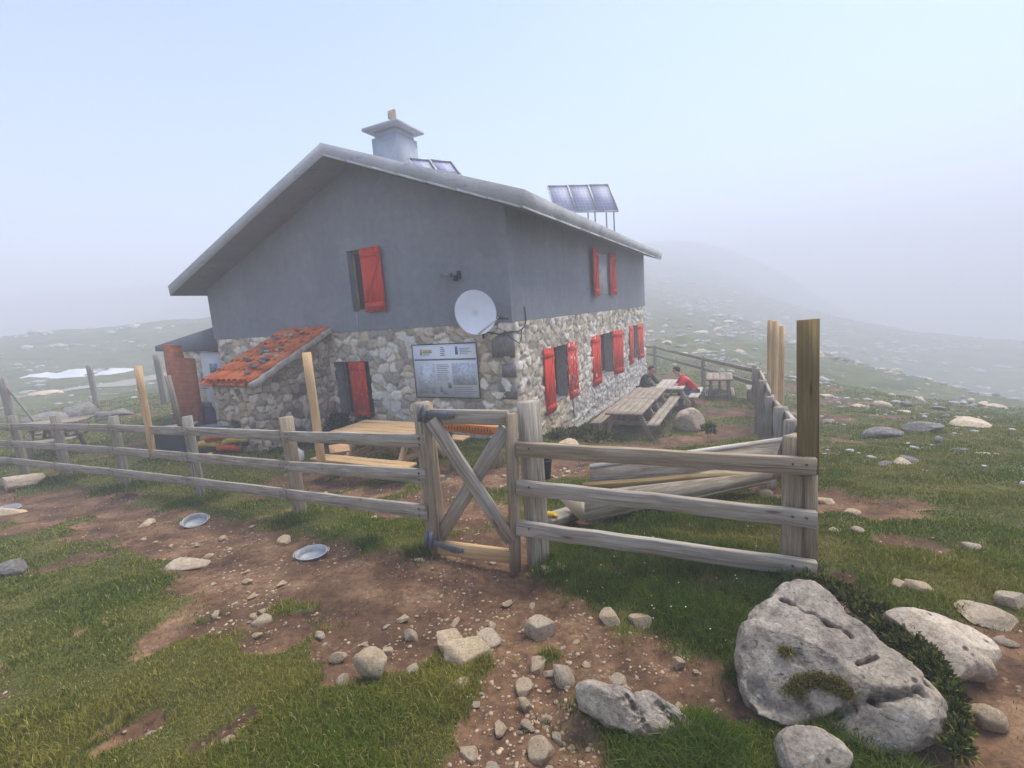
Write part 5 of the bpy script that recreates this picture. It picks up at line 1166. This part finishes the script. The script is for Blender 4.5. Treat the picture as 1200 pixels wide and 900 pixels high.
shrub('low_shrub', 'dark ivy and weeds at the gable wall beside the shed', [(397,496,9.6,.2),(392,507,9.4,.18),(410,504,9.7,.14),(382,514,9.3,.16),(425,498,10,.15)], 0, 130, .1, (395, 515), [s2l((44,54,34)), s2l((58,68,42))])
shrub('low_shrub', 'small bush right of the rounded boulder on the path', [(830,503,9.6,.11),(833,507,9.45,.08)], 0, 160, .07, (834, 508), lc)
# moss cushions on the boulder
tint_m = [s2l((136,126,66)), s2l((156,138,82)), s2l((116,100,62)), s2l((104,114,54))]
bv = np.array([v.co[:] for v in bigo.data.vertices])+np.array(bigo.location)
c_cam = (RC.T @ bv.T).T; pxy = np.c_[CX+F*c_cam[:, 0]/-c_cam[:, 2], CY-F*c_cam[:, 1]/-c_cam[:, 2]]
nf_ = (bv-np.array(bigo.location)) @ bn_
V, Fq, T = [], [], []
for (mx, my, mr) in [(921,764,8),(926,808,9),(940,800,13),(958,797,13),(976,802,12),(990,812,8),(936,815,7)]:
    sel = np.where((np.hypot((pxy[:, 0]-mx), (pxy[:, 1]-my)*1.6) < mr) & (nf_ > 0))[0]
    for j in sel:
        for q in range(4):
            p = bv[j]+RNG.normal(0, .007, 3); o_ = nrm(bn_+RNG.normal(0, .6, 3)); sd = nrm(np.cross(o_, RNG.normal(size=3))); l_ = RNG.uniform(.008, .02); b = len(V)
            V += [p-sd*.0022, p+sd*.0022, p+o_*l_]; Fq.append([b, b+1, b+2]); T += [np.array(tint_m[RNG.integers(4)])*RNG.uniform(.7, 1.2)]*3
V = np.array(V); mo = npmesh('moss_patch', V, np.array(Fq), M_leaf, bigo, {'tint': ('FLOAT_COLOR', np.array(T))})

# ------------------------------------------------------------------ fog
hm = bpy.data.materials.new('fog'); hm.use_nodes = True; ht = hm.node_tree; ht.nodes.clear()
vo = ht.nodes.new('ShaderNodeVolumePrincipled'); vo.inputs['Color'].default_value = (.90, .90, .955, 1); vo.inputs['Density'].default_value = HAZE_DENSITY; vo.inputs['Anisotropy'].default_value = 0.0
ou = ht.nodes.new('ShaderNodeOutputMaterial'); ht.links.new(vo.outputs[0], ou.inputs['Volume'])
zlo, zhi = float(gzv.min())-1, max(float(gzv.max()), zc+.6)+.4
X0, X1, Y0, Y1 = -330.5, 330.5, -327.5, 333.8
hv = [(a_, b_, c_) for c_ in (zlo, zhi) for a_, b_ in ((X0, Y0), (X1, Y0), (X1, Y1), (X0, Y1))]
hz_o = npmesh('haze', hv, [[3, 2, 1, 0], [4, 5, 6, 7], [0, 1, 5, 4], [1, 2, 6, 5], [2, 3, 7, 6], [3, 0, 4, 7]], hm); tag(hz_o, kind='stuff')
